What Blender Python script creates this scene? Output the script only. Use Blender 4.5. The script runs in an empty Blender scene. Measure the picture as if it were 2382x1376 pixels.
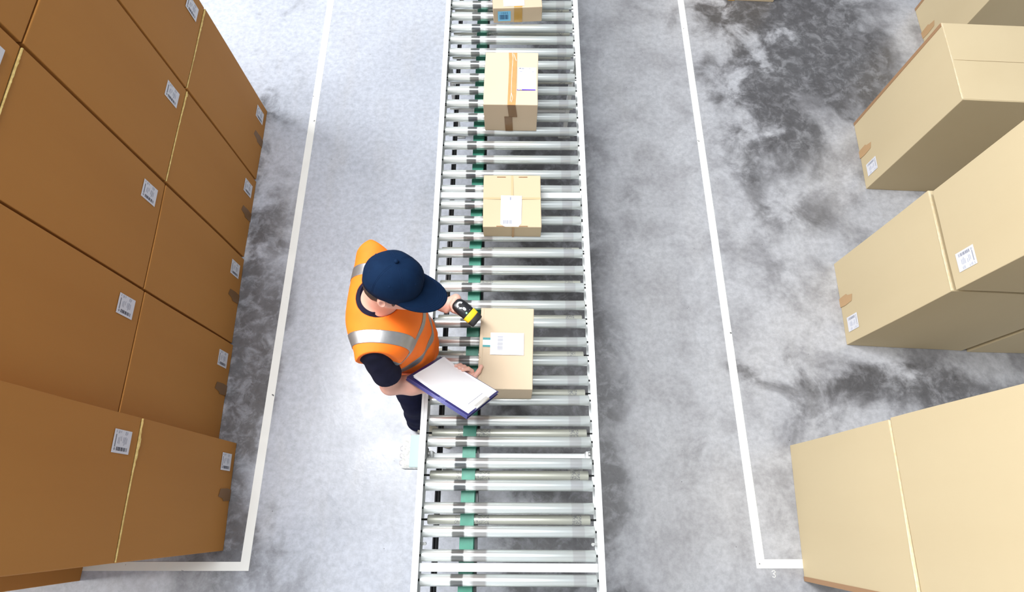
import bpy, bmesh, math, random
import numpy as np
from mathutils import Vector, Matrix
random.seed(7); rng = np.random.default_rng(7)
SC = bpy.context.scene
COL = SC.collection
R = math.radians
# ------------------------------------------------------------------ camera
cd = bpy.data.cameras.new('camera'); cam = bpy.data.objects.new('camera', cd); COL.objects.link(cam)
cd.sensor_width = 36.0; cd.sensor_fit = 'HORIZONTAL'; cd.lens = 36.0 * 1330.0 / 2382.0
cam.location = (0, 0, 3.6); cam.rotation_euler = (R(21.1), 0, 0)
cd.clip_start = .05; cd.clip_end = 200
SC.camera = cam
# ------------------------------------------------------------------ light
w = bpy.data.worlds.new('hall_daylight'); SC.world = w; w.use_nodes = True
wn = w.node_tree.nodes; wl = w.node_tree.links
bg = wn['Background']
tc = wn.new('ShaderNodeTexCoord'); sx = wn.new('ShaderNodeSeparateXYZ'); wl.new(tc.outputs['Generated'], sx.inputs[0])
cr = wn.new('ShaderNodeValToRGB'); wl.new(sx.outputs['Z'], cr.inputs[0])
cr.color_ramp.elements[0].position = 0.0; cr.color_ramp.elements[0].color = (.36, .36, .38, 1)
cr.color_ramp.elements[1].position = .8; cr.color_ramp.elements[1].color = (.72, .76, .84, 1)
wl.new(cr.outputs[0], bg.inputs['Color']); bg.inputs['Strength'].default_value = .42
def area(name, loc, target, sx_, sy_, power, color):
    l = bpy.data.lights.new(name, 'AREA'); l.shape = 'RECTANGLE'; l.size = sx_; l.size_y = sy_
    l.energy = power; l.color = color
    o = bpy.data.objects.new(name, l); COL.objects.link(o); o.location = loc
    d = Vector(target) - Vector(loc); o.rotation_euler = d.to_track_quat('-Z', 'Y').to_euler(); return o
area('skylight', (-2.9, 2.5, 8.2), (-1.2, 1.5, 0), 1.7, 8.0, 1250, (.96, .98, 1.0))
area('left_fill', (-7.0, .6, 6.2), (2.4, 1.2, .6), 3.0, 5.0, 540, (1.0, .99, .97))  # added fill to brighten faces looking left; no window is built there
SC.view_settings.view_transform = 'Standard'; SC.view_settings.look = 'None'
SC.view_settings.gamma = 1.0; SC.view_settings.exposure = 0.0; SC.view_settings.use_curve_mapping = False

# ------------------------------------------------------------------ materials
def srgb(r, g, b):
    f = lambda c: (c / 255 / 12.92) if c / 255 <= .04045 else ((c / 255 + .055) / 1.055) ** 2.4
    return (f(r), f(g), f(b), 1)
def nm(name):
    m = bpy.data.materials.new(name); m.use_nodes = True
    nt = m.node_tree; return m, nt, nt.nodes, nt.links, nt.nodes['Principled BSDF']
def pmat(name, c, rough=.6, metal=0., c2=None, scale=20., amt=.5, bump=0., bscale=200., coat=0., stretch=None, sheen=0.):
    m, nt, N, L, b = nm(name)
    b.inputs['Roughness'].default_value = rough; b.inputs['Metallic'].default_value = metal
    b.inputs['Base Color'].default_value = c
    if coat: b.inputs['Coat Weight'].default_value = coat
    if sheen: b.inputs['Sheen Weight'].default_value = sheen
    t = N.new('ShaderNodeTexCoord'); mp = N.new('ShaderNodeMapping'); L.new(t.outputs['Object'], mp.inputs[0])
    if stretch: mp.inputs['Scale'].default_value = stretch
    if c2:
        n = N.new('ShaderNodeTexNoise'); n.inputs['Scale'].default_value = scale; n.inputs['Detail'].default_value = 5
        L.new(mp.outputs[0], n.inputs['Vector'])
        mr = N.new('ShaderNodeMapRange'); mr.inputs[1].default_value = .5 - amt / 2; mr.inputs[2].default_value = .5 + amt / 2
        L.new(n.outputs[0], mr.inputs[0])
        mx = N.new('ShaderNodeMix'); mx.data_type = 'RGBA'; mx.inputs['A'].default_value = c; mx.inputs['B'].default_value = c2
        L.new(mr.outputs[0], mx.inputs['Factor']); L.new(mx.outputs['Result'], b.inputs['Base Color'])
    if bump:
        n2 = N.new('ShaderNodeTexNoise'); n2.inputs['Scale'].default_value = bscale; n2.inputs['Detail'].default_value = 3
        L.new(mp.outputs[0], n2.inputs['Vector'])
        bp = N.new('ShaderNodeBump'); bp.inputs['Strength'].default_value = bump; bp.inputs['Distance'].default_value = .002
        L.new(n2.outputs[0], bp.inputs['Height']); L.new(bp.outputs[0], b.inputs['Normal'])
    return m
def cardboard(name, c, c2):
    return pmat(name, c, .75, 0, c2, 3.0, .5, .12, 60, stretch=(1, 1, .12))
M = {}
M['card_left'] = cardboard('cardboard_brown', (.42, .175, .030, 1), (.46, .20, .038, 1))
M['card_right'] = cardboard('cardboard_pale', (.565, .455, .275, 1), (.595, .485, .30, 1))
M['card_parcel'] = cardboard('cardboard_parcel', (.575, .45, .31, 1), (.595, .47, .325, 1))
M['card_cream'] = cardboard('cardboard_cream', (.63, .50, .355, 1), (.65, .52, .37, 1))
M['card_gold'] = cardboard('cardboard_gold', (.555, .445, .285, 1), (.575, .46, .30, 1))
M['cut_edge'] = pmat('torn_paper_edge', (.78, .62, .24, 1), .8, 0, (.55, .38, .12, 1), 60, .4)
M['cut_edge_pale'] = pmat('torn_paper_edge_pale', (.72, .64, .46, 1), .8, 0, (.7, .55, .32, 1), 60, .4)
M['tape_dark'] = pmat('packing_tape_brown', (.22, .12, .05, 1), .35, 0, (.27, .15, .065, 1), 40, .5)
M['tape_left'] = pmat('packing_tape_on_dark_box', (.20, .095, .026, 1), .4)
M['tape_orange'] = pmat('packing_tape_orange', (.60, .27, .10, 1), .4, 0, (.66, .32, .12, 1), 30, .5)
M['tape_pale'] = pmat('packing_tape_pale', (.50, .31, .15, 1), .4)
M['tape_gold'] = pmat('packing_tape_gold', (.52, .31, .08, 1), .2)
M['tape_crease'] = pmat('tape_crease', (.9, .85, .8, 1), .3)
M['joint'] = pmat('glued_joint_strip', (.36, .205, .105, 1), .6)
M['paper'] = pmat('label_paper', (.70, .70, .74, 1), .5)
M['ink'] = pmat('label_ink', (.05, .05, .07, 1), .6)
M['ink_soft'] = pmat('label_ink_soft', (.25, .26, .32, 1), .6)
M['ink_faint'] = pmat('label_ink_faint', (.36, .38, .48, 1), .6)
M['ink_purple'] = pmat('label_ink_purple', (.09, .03, .52, 1), .6)
M['ink_blue'] = pmat('label_ink_blue', (.02, .09, .22, 1), .6)
M['label_blue'] = pmat('blue_label_paper', (.22, .58, .86, 1), .5)
M['tape_green'] = pmat('green_band_tape', (.0, .22, .22, 1), .4)
M['tape_white'] = pmat('white_band_tape', (.8, .8, .8, 1), .4)
M['white_steel'] = pmat('painted_white_steel', (.80, .82, .82, 1), .35, 0, (.72, .74, .74, 1), 12, .4)
M['grey_steel'] = pmat('galvanised_steel', (.42, .43, .42, 1), .45, .6, (.30, .30, .29, 1), 30, .5)
M['dark_steel'] = pmat('dark_steel', (.05, .05, .05, 1), .4, .7)
M['belt'] = pmat('green_drive_belt', (.03, .22, .145, 1), .45, 0, (.06, .30, .21, 1), 25, .5)
M['black'] = pmat('black_plastic', (.012, .012, .014, 1), .35)
M['black_rubber'] = pmat('black_rubber', (.015, .014, .014, 1), .6)
M['box_plastic'] = pmat('control_box_plastic', (.62, .63, .62, 1), .5, 0, (.4, .4, .38, 1), 60, .25)
M['box_lid'] = pmat('control_box_lid', (.33, .44, .44, 1), .45)
M['yellow'] = pmat('scanner_yellow', (.95, .62, .02, 1), .4)
M['silver'] = pmat('silver_key', (.75, .75, .77, 1), .3, .3)
M['chrome'] = pmat('chrome_clip', (.80, .79, .76, 1), .35, .6)
M['navy_board'] = pmat('navy_folder', (.022, .018, .12, 1), .28, coat=.3)
M['navy_edge'] = pmat('navy_folder_edge', (.10, .10, .30, 1), .2, coat=.5)
M['sheet'] = pmat('white_paper_sheet', (.86, .86, .87, 1), .6)
M['skin'] = pmat('skin', (.78, .45, .35, 1), .5, 0, (.72, .36, .27, 1), 14, .4, .1, 120)
M['skin'].node_tree.nodes['Principled BSDF'].inputs['Subsurface Weight'].default_value = .08
M['skin'].node_tree.nodes['Principled BSDF'].inputs['Subsurface Radius'].default_value = (.012, .005, .003)
M['nail'] = pmat('finger_nail', (.88, .58, .50, 1), .3)
M['hair'] = pmat('dark_brown_hair', (.022, .013, .009, 1), .55, 0, (.05, .028, .018, 1), 160, .4, .6, 400)
M['cap'] = pmat('navy_cap_cloth', (.002, .012, .038, 1), .85, 0, (.003, .016, .048, 1), 30, .5, .25, 900)
M['stitch'] = pmat('cap_stitch', (.009, .026, .075, 1), .8)
M['shirt'] = pmat('navy_shirt_cloth', (.010, .010, .024, 1), .85, 0, (.014, .014, .032, 1), 25, .5, .2, 500)
M['trousers'] = pmat('navy_trouser_cloth', (.010, .011, .035, 1), .85, 0, (.014, .016, .05, 1), 20, .5, .3, 400)
M['vest'] = pmat('orange_safety_cloth', (1.0, .175, .004, 1), .75, 0, (1.0, .20, .006, 1), 18, .5, .15, 700)
M['reflect'] = pmat('reflective_band', (.40, .40, .40, 1), .42, .8, (.36, .36, .36, 1), 40, .4, .1, 500)
M['shoe'] = pmat('beige_shoe', (.62, .58, .48, 1), .6)
M['wall'] = pmat('painted_hall_wall', (.6, .61, .62, 1), .8)
M['sole'] = pmat('shoe_sole', (.3, .28, .24, 1), .7)
for k_ in ('cap', 'shirt', 'trousers', 'stitch'): M[k_].node_tree.nodes['Principled BSDF'].inputs['Specular IOR Level'].default_value = .12
def led():
    m, nt, N, L, b = nm('green_led'); b.inputs['Base Color'].default_value = (.1, 1, .3, 1)
    b.inputs['Emission Color'].default_value = (.1, 1, .25, 1); b.inputs['Emission Strength'].default_value = 14; return m
M['led'] = led()

def roller_mat():
    m, nt, N, L, b = nm('zinc_roller')
    b.inputs['Metallic'].default_value = .68; b.inputs['Roughness'].default_value = .33
    t = N.new('ShaderNodeTexCoord'); s = N.new('ShaderNodeSeparateXYZ'); L.new(t.outputs['Object'], s.inputs[0])
    r = N.new('ShaderNodeValToRGB'); r.color_ramp.interpolation = 'LINEAR'
    mr = N.new('ShaderNodeMapRange'); mr.inputs[1].default_value = -.41; mr.inputs[2].default_value = .41
    L.new(s.outputs['X'], mr.inputs[0])
    base = (.74, .79, .785); lt = (.86, .90, .89); dk = (.13, .14, .15); gr = (.42, .42, .42); g2 = (.62, .64, .65)
    f = lambda x: (x + .41) / .82
    stops = [(-.41, lt), (-.262, lt), (-.258, dk), (-.206, dk), (-.202, lt), (-.175, lt), (-.155, gr), (-.105, gr), (-.095, base),
             (.29, base), (.293, g2), (.347, g2), (.35, base), (.40, lt)]
    e = r.color_ramp.elements
    e[0].position = f(stops[0][0]); e[0].color = (*stops[0][1], 1)
    e[1].position = f(stops[1][0]); e[1].color = (*stops[1][1], 1)
    for x, c in stops[2:]:
        q = e.new(f(x)); q.color = (*c, 1)
    L.new(mr.outputs[0], r.inputs[0])
    oi = N.new('ShaderNodeObjectInfo')
    n = N.new('ShaderNodeTexNoise'); n.noise_dimensions = '4D'; n.inputs['Scale'].default_value = 5; n.inputs['Detail'].default_value = 4
    mp = N.new('ShaderNodeMapping'); mp.inputs['Scale'].default_value = (1, 6, 6); L.new(t.outputs['Object'], mp.inputs[0]); L.new(mp.outputs[0], n.inputs['Vector'])
    mu = N.new('ShaderNodeMath'); mu.operation = 'MULTIPLY'; mu.inputs[1].default_value = 50; L.new(oi.outputs['Random'], mu.inputs[0]); L.new(mu.outputs[0], n.inputs['W'])
    m2 = N.new('ShaderNodeMapRange'); m2.inputs[1].default_value = .35; m2.inputs[2].default_value = .75; m2.inputs[3].default_value = 0; m2.inputs[4].default_value = .35
    L.new(n.outputs[0], m2.inputs[0])
    mx = N.new('ShaderNodeMix'); mx.data_type = 'RGBA'; mx.inputs['B'].default_value = (.62, .60, .50, 1)
    L.new(m2.outputs[0], mx.inputs['Factor']); L.new(r.outputs[0], mx.inputs['A']); L.new(mx.outputs['Result'], b.inputs['Base Color'])
    return m
M['roller'] = roller_mat()
def lower_roller_mat():
    m, nt, N, L, b = nm('worn_drive_roller')
    b.inputs['Metallic'].default_value = .6; b.inputs['Roughness'].default_value = .4
    t = N.new('ShaderNodeTexCoord'); s = N.new('ShaderNodeSeparateXYZ'); L.new(t.outputs['Object'], s.inputs[0])
    v = N.new('ShaderNodeTexNoise'); v.inputs['Scale'].default_value = 210; L.new(t.outputs['Object'], v.inputs['Vector'])
    th = N.new('ShaderNodeMath'); th.operation = 'GREATER_THAN'; th.inputs[1].default_value = .52; L.new(v.outputs[0], th.inputs[0])
    tot = None
    for a, c in ((-.26, -.235), (-.17, -.095), (.30, .345)):
        g = N.new('ShaderNodeMath'); g.operation = 'GREATER_THAN'; g.inputs[1].default_value = a; L.new(s.outputs['X'], g.inputs[0])
        l = N.new('ShaderNodeMath'); l.operation = 'LESS_THAN'; l.inputs[1].default_value = c; L.new(s.outputs['X'], l.inputs[0])
        k = N.new('ShaderNodeMath'); k.operation = 'MULTIPLY'; L.new(g.outputs[0], k.inputs[0]); L.new(l.outputs[0], k.inputs[1])
        if tot is None: tot = k
        else:
            ad = N.new('ShaderNodeMath'); ad.operation = 'ADD'; L.new(tot.outputs[0], ad.inputs[0]); L.new(k.outputs[0], ad.inputs[1]); tot = ad
    k = N.new('ShaderNodeMath'); k.operation = 'MULTIPLY'; L.new(tot.outputs[0], k.inputs[0]); L.new(th.outputs[0], k.inputs[1])
    mx = N.new('ShaderNodeMix'); mx.data_type = 'RGBA'; mx.inputs['A'].default_value = (.62, .62, .54, 1); mx.inputs['B'].default_value = (.34, .34, .34, 1)
    L.new(k.outputs[0], mx.inputs['Factor']); L.new(mx.outputs['Result'], b.inputs['Base Color'])
    return m
M['lower_roller'] = lower_roller_mat()

def floor_mat():
    m, nt, N, L, b = nm('worn_concrete_floor')
    g = N.new('ShaderNodeNewGeometry'); pos = g.outputs['Position']
    def noise(scale, detail, dist=0., st=(1, 1, 1), rough=.55):
        mp = N.new('ShaderNodeMapping'); mp.inputs['Scale'].default_value = st; L.new(pos, mp.inputs[0])
        n = N.new('ShaderNodeTexNoise'); n.inputs['Scale'].default_value = scale; n.inputs['Detail'].default_value = detail
        n.inputs['Distortion'].default_value = dist; n.inputs['Roughness'].default_value = rough; L.new(mp.outputs[0], n.inputs['Vector']); return n.outputs[0]
    def math_(op, a, c=None, clamp=False):
        k = N.new('ShaderNodeMath'); k.operation = op; k.use_clamp = clamp
        for i, x in enumerate((a, c)):
            if x is None: continue
            if isinstance(x, (int, float)): k.inputs[i].default_value = x
            else: L.new(x, k.inputs[i])
        return k.outputs[0]
    def ramp(x, a, c, lo=0., hi=1.):
        k = N.new('ShaderNodeMapRange'); k.interpolation_type = 'SMOOTHSTEP'
        k.inputs[1].default_value = a; k.inputs[2].default_value = c; k.inputs[3].default_value = lo; k.inputs[4].default_value = hi
        L.new(x, k.inputs[0]); return k.outputs[0]
    def mix(f, a, c):
        k = N.new('ShaderNodeMix'); k.data_type = 'RGBA'
        for nm_, x in (('Factor', f), ('A', a), ('B', c)):
            if isinstance(x, (float, int)): k.inputs[nm_].default_value = x
            elif isinstance(x, tuple): k.inputs[nm_].default_value = x
            else: L.new(x, k.inputs[nm_])
        return k.outputs['Result']
    big = noise(.9, 6, .6); mid = noise(3.2, 8, .4, rough=.62); fine = noise(28, 6, rough=.7); streak = noise(2.2, 6, .3, (3.0, .8, 1))
    # dark fields: old stains of their own shape, plus conveyor and left-stack shadow painted in
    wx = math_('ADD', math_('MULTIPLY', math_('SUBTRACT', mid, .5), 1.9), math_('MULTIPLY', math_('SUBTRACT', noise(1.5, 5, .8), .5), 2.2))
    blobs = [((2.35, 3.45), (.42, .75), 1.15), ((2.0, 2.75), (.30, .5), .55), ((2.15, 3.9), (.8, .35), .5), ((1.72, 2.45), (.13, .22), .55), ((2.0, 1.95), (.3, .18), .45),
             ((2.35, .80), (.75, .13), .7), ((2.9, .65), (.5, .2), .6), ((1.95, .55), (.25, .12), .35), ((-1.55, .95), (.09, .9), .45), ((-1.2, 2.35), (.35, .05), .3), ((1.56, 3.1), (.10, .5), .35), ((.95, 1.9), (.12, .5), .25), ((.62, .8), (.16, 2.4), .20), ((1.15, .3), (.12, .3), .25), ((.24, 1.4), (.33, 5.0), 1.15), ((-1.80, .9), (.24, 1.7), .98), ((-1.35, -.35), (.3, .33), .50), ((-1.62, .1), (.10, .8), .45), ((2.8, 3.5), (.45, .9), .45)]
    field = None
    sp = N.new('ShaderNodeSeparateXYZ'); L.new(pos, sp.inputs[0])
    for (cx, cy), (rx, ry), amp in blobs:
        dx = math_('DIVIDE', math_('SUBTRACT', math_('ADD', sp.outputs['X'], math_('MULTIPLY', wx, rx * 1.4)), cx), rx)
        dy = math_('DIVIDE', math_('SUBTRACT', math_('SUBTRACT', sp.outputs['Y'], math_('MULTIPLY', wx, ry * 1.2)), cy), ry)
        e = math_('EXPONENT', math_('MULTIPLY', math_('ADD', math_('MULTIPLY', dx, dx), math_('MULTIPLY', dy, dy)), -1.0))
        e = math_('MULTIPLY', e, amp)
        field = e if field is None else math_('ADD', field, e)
    right = ramp(sp.outputs['X'], -.1, 1.0)
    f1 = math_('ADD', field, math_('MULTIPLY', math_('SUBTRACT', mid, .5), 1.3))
    stain_shade = math_('MULTIPLY', ramp(f1, .12, .85), ramp(noise(11, 6, .5, rough=.7), .34, .56, .62, 1.0))
    base = mix(ramp(big, .35, .68), (.475, .50, .56, 1), (.415, .437, .49, 1))  # left aisle base, lightened to carry part of the floor glare in its colour
    worn = mix(ramp(mid, .40, .66), (.425, .43, .455, 1), (.225, .225, .24, 1))
    aisle = mix(ramp(mid, .38, .68), (.395, .40, .42, 1), (.300, .30, .315, 1))
    base = mix(right, base, aisle)
    base = mix(math_('MULTIPLY', ramp(sp.outputs['X'], 1.1, 1.9), .85), base, worn)
    base = mix(math_('MULTIPLY', ramp(streak, .45, .75), .35), base, (.42, .42, .43, 1))
    base = mix(math_('MULTIPLY', stain_shade, .88), base, (.055, .053, .055, 1))
    grain = ramp(fine, .25, .75, .82, 1.14)
    hs = N.new('ShaderNodeHueSaturation'); L.new(base, hs.inputs['Color']); L.new(grain, hs.inputs['Value'])
    # small pits
    pv = N.new('ShaderNodeTexVoronoi'); pv.inputs['Scale'].default_value = 14; L.new(pos, pv.inputs['Vector'])
    pit = math_('MULTIPLY', math_('LESS_THAN', pv.outputs['Distance'], .035), math_('GREATER_THAN', mid, .53))
    c = mix(pit, hs.outputs['Color'], (.05, .05, .05, 1))
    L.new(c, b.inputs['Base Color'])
    L.new(ramp(mid, .3, .7, .24, .42), b.inputs['Roughness'])
    b.inputs['Specular IOR Level'].default_value = .6; b.inputs['Coat Weight'].default_value = .35; b.inputs['Coat Roughness'].default_value = .30
    bp = N.new('ShaderNodeBump'); bp.inputs['Strength'].default_value = .16; bp.inputs['Distance'].default_value = .004
    L.new(math_('ADD', fine, math_('MULTIPLY', noise(9, 5, 1.2), 1.2)), bp.inputs['Height']); L.new(bp.outputs[0], b.inputs['Normal'])
    return m
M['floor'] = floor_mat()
def paint_mat():
    m, nt, N, L, b = nm('worn_floor_paint')
    g = N.new('ShaderNodeNewGeometry'); n = N.new('ShaderNodeTexNoise'); n.inputs['Scale'].default_value = 26; n.inputs['Detail'].default_value = 5; L.new(g.outputs['Position'], n.inputs['Vector'])
    r = N.new('ShaderNodeMapRange'); r.inputs[1].default_value = .70; r.inputs[2].default_value = .72; L.new(n.outputs[0], r.inputs[0])
    n2 = N.new('ShaderNodeTexNoise'); n2.inputs['Scale'].default_value = 6; L.new(g.outputs['Position'], n2.inputs['Vector'])
    mx0 = N.new('ShaderNodeMix'); mx0.data_type = 'RGBA'; mx0.inputs['A'].default_value = (.86, .86, .82, 1); mx0.inputs['B'].default_value = (.76, .76, .72, 1); L.new(n2.outputs[0], mx0.inputs['Factor'])
    mx = N.new('ShaderNodeMix'); mx.data_type = 'RGBA'; mx.inputs['B'].default_value = (.12, .12, .12, 1)
    L.new(mx0.outputs['Result'], mx.inputs['A']); L.new(r.outputs[0], mx.inputs['Factor']); L.new(mx.outputs['Result'], b.inputs['Base Color'])
    b.inputs['Roughness'].default_value = .5; return m
M['paint'] = paint_mat()

# ------------------------------------------------------------------ object helpers
def tag(o, label=None, cat=None, group=None, kind=None):
    if label: o['label'] = label
    if cat: o['category'] = cat
    if group: o['group'] = group
    if kind: o['kind'] = kind
    return o
def empty(name, loc, rz=0., **k):
    o = bpy.data.objects.new(name, None); COL.objects.link(o); o.location = loc; o.rotation_euler = (0, 0, rz)
    o.empty_display_size = .1; return tag(o, **k)
def obj(name, bm, mats, parent=None, smooth=False):
    me = bpy.data.meshes.new(name)
    if isinstance(bm, bmesh.types.BMesh): bm.to_mesh(me); bm.free()
    else: me.from_pydata(bm[0], [], bm[1])
    for m in (mats if isinstance(mats, (list, tuple)) else [mats]): me.materials.append(m)
    if smooth: me.polygons.foreach_set('use_smooth', [True] * len(me.polygons))
    o = bpy.data.objects.new(name, me); COL.objects.link(o)
    if parent: o.parent = parent
    return o
def copy_tree(o, parent=None):
    c = o.copy(); COL.objects.link(c)
    if parent: c.parent = parent
    for ch in list(o.children): copy_tree(ch, c)
    return c
def bx(bm, x0, x1, y0, y1, z0, z1, mi=0, bev=0., mat=None, seg=2):
    n0 = len(bm.faces)
    vs = [bm.verts.new((x, y, z)) for x in (x0, x1) for y in (y0, y1) for z in (z0, z1)]
    idx = [(0, 1, 3, 2), (4, 6, 7, 5), (0, 4, 5, 1), (2, 3, 7, 6), (0, 2, 6, 4), (1, 5, 7, 3)]
    fs = [bm.faces.new([vs[i] for i in q]) for q in idx]
    for f in fs: f.material_index = mi
    if mat is not None:
        for v in vs: v.co = mat @ v.co
    if bev:
        es = {e for f in fs for e in f.edges}
        r = bmesh.ops.bevel(bm, geom=list(es), offset=bev, segments=seg, affect='EDGES', profile=.7)
        for f in r['faces']: f.material_index = mi
    return fs
def cyl(bm, a, b, r0, r1=None, n=24, mi=0, caps=True, rings=None):
    """tube a->b; rings: list of (t, radius) along it"""
    a = Vector(a); b = Vector(b); d = b - a; q = d.to_track_quat('Z', 'Y')
    if r1 is None: r1 = r0
    rings = rings or [(0, r0), (1, r1)]
    L = []
    for t, r in rings:
        L.append([bm.verts.new(a + d * t + q @ Vector((r * math.cos(2 * math.pi * i / n), r * math.sin(2 * math.pi * i / n), 0))) for i in range(n)])
    for k in range(len(L) - 1):
        for i in range(n):
            f = bm.faces.new((L[k][i], L[k][(i + 1) % n], L[k + 1][(i + 1) % n], L[k + 1][i])); f.smooth = True; f.material_index = mi
    if caps:
        f = bm.faces.new(L[0][::-1]); f.material_index = mi; f = bm.faces.new(L[-1]); f.material_index = mi
def prism(bm, pts, n, th, mi=0):
    """flat polygon pts (3D) extruded by th along n"""
    n = Vector(n).normalized() * th
    a = [bm.verts.new(Vector(p)) for p in pts]; b = [bm.verts.new(Vector(p) + n) for p in pts]
    k = len(pts); fs = [bm.faces.new(a[::-1]), bm.faces.new(b)]
    for i in range(k): fs.append(bm.faces.new((a[i], a[(i + 1) % k], b[(i + 1) % k], b[i])))
    for f in fs: f.material_index = mi

# ------------------------------------------------------------------ setting
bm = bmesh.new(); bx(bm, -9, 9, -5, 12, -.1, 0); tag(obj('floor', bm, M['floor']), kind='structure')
for n_, b_ in {'wall_left': (-9.2, -9, -5, 12), 'wall_right': (9, 9.2, -5, 12), 'wall_near': (-9, 9, -5.2, -5), 'wall_far': (-9, 9, 12, 12.2)}.items():
    bm = bmesh.new(); bx(bm, *b_, 0, 8.5); tag(obj(n_, bm, M['wall']), kind='structure')
def lshape(name, xo, xi, y0, ytop, xend, w_=.047):
    # xo/xi: outer and inner line edge towards the aisle; foot runs to xend
    bm = bmesh.new()
    s = 1 if xend > xo else -1
    pts = [(xo, y0), (xend, y0), (xend, y0 + w_), (xi, y0 + w_), (xi, ytop), (xo, ytop)]
    if s < 0: pts = pts[::-1]
    prism(bm, [(x, y, .0) for x, y in pts], (0, 0, 1), .0015); 
    tag(obj(name, bm, M['paint']), kind='structure')
lshape('trim_1', -1.500, -1.552, -.287, 7.0, -3.2)
lshape('trim_2', 1.396, 1.446, -.274, 7.0, 3.4)
bm = bmesh.new()
pp = [(1.478, -.290), (1.492, -.284), (1.500, -.294), (1.484, -.302), (1.498, -.310), (1.489, -.322), (1.478, -.316)]
for a, b in zip(pp, pp[1:]): cyl(bm, (*a, .0008), (*b, .0008), .0022, n=6)
tag(obj('trim_3', bm, M['paint']), kind='structure')

# ------------------------------------------------------------------ big cartons
def carton_mesh(dx, dy, dz, seed, bulge=.004):
    rg = np.random.default_rng(seed)
    bm = bmesh.new(); bx(bm, -dx / 2, dx / 2, -dy / 2, dy / 2, 0, dz)
    bmesh.ops.bevel(bm, geom=bm.edges[:], offset=.004, segments=2, affect='EDGES', profile=.6)
    bmesh.ops.subdivide_edges(bm, edges=[e for e in bm.edges if e.calc_length() > .1], cuts=7, use_grid_fill=True)
    ph = rg.uniform(0, 6, 6)
    for v in bm.verts:
        x, y, z = v.co
        ux, uy, uz = abs(x) / (dx / 2), abs(y) / (dy / 2), z / dz
        k = bulge * math.sin(math.pi * min(max(uz, 0), 1))
        if ux > .98: v.co.x += math.copysign(k * (1 - uy * uy), x) + .0016 * math.sin(9 * y + ph[0]) * math.sin(5 * z + ph[1])
        if uy > .98: v.co.y += math.copysign(k * (1 - ux * ux), y) + .0016 * math.sin(8 * x + ph[2]) * math.sin(5 * z + ph[3])
        if z > dz - .006: v.co.z += -.003 * (1 - ux * ux) * (1 - uy * uy)
    return bm
def label_mesh(X, yc, z0, w_, h_, ink=0):
    """shipping label on the local +X face: far edge b=0 at yc+w/2, a=0 at the top"""
    bm = bmesh.new()
    bx(bm, X, X + .0006, yc - w_ / 2, yc + w_ / 2, z0, z0 + h_, 0)
    def rect(a0, a1, b0, b1, mi):
        e = .0003
        prism(bm, [(X + .0006, yc + w_ / 2 - b0 * w_, z0 + h_ - a0 * h_), (X + .0006, yc + w_ / 2 - b1 * w_, z0 + h_ - a0 * h_),
                   (X + .0006, yc + w_ / 2 - b1 * w_, z0 + h_ - a1 * h_), (X + .0006, yc + w_ / 2 - b0 * w_, z0 + h_ - a1 * h_)], (1, 0, 0), e, mi)
    rg = random.Random(11 + ink)
    a = .24
    while a < .86:
        wd = rg.choice((.012, .02, .035, .05)); rect(a, min(a + wd, .88), .74, .90, 1); a += wd + rg.choice((.010, .016, .03))
    b = .22
    while b < .74: rect(.10, .145, b, b + .022, 1 if ink == 0 else 2); b += .030
    for a0, b0, b1 in ((.22, .05, .18), (.27, .05, .16), (.36, .04, .14), (.62, .05, .2), (.68, .05, .22), (.74, .06, .18), (.26, .34, .6), (.33, .3, .62), (.42, .28, .48), (.55, .3, .55), (.61, .3, .66), (.67, .28, .6), (.74, .32, .58), (.10, .04, .15)):
        rect(a0, a0 + .022, b0, b1, 2)
    for k in range(4):
        c0 = math.pi / 2 * k; c1 = c0 + math.pi / 2
        p0 = (.13 + .045 * math.cos(c0), .84 + .05 * math.sin(c0)); p1 = (.13 + .045 * math.cos(c1), .84 + .05 * math.sin(c1))
        P = lambda p: Vector((X + .0009, yc + w_ / 2 - p[1] * w_, z0 + h_ - p[0] * h_))
        cyl(bm, P(p0), P(p1), .0007, n=5, mi=1)
    return bm
def strip_edge(dx, dy, dz, seed, jag=.005, wd=.012, th=.004, y0=None, y1=None):
    """ragged cut edge of the board along the top of the +X face"""
    rg = np.random.default_rng(seed); n = 60
    y0 = -dy / 2 + .003 if y0 is None else y0; y1 = dy / 2 - .003 if y1 is None else y1
    ys = np.linspace(y0, y1, n); v = []; f = []
    r = 0.
    for i, y in enumerate(ys):
        r = .7 * r + rg.normal(0, .4); tp = (min(1., max(.12, .35 + 1.4 * y / dy + .25 * math.sin(7 * y + seed)))) if wd > .008 else 1; j = jag * max(-.8, min(1.2, r)) * tp
        xo = dx / 2 + .0015; zt = dz + .0025
        v += [(xo - wd, y, zt - .001), (xo - .001 + .0015 * tp + j * .35, y, zt), (xo - .001 + .0035 * tp + j * .35, y, zt - .002 - abs(j)), (xo - .001, y, zt - .003 - .002 * tp - abs(j)), (xo - wd, y, zt - .006)]
    for i in range(n - 1):
        for k in range(5): f.append((i * 5 + k, i * 5 + (k + 1) % 5, (i + 1) * 5 + (k + 1) % 5, (i + 1) * 5 + k))
    f.append(tuple(range(5))); f.append(tuple(range((n - 1) * 5, n * 5))[::-1])
    return v, f
DX, DY, DZ = .74, .605, .955
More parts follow.
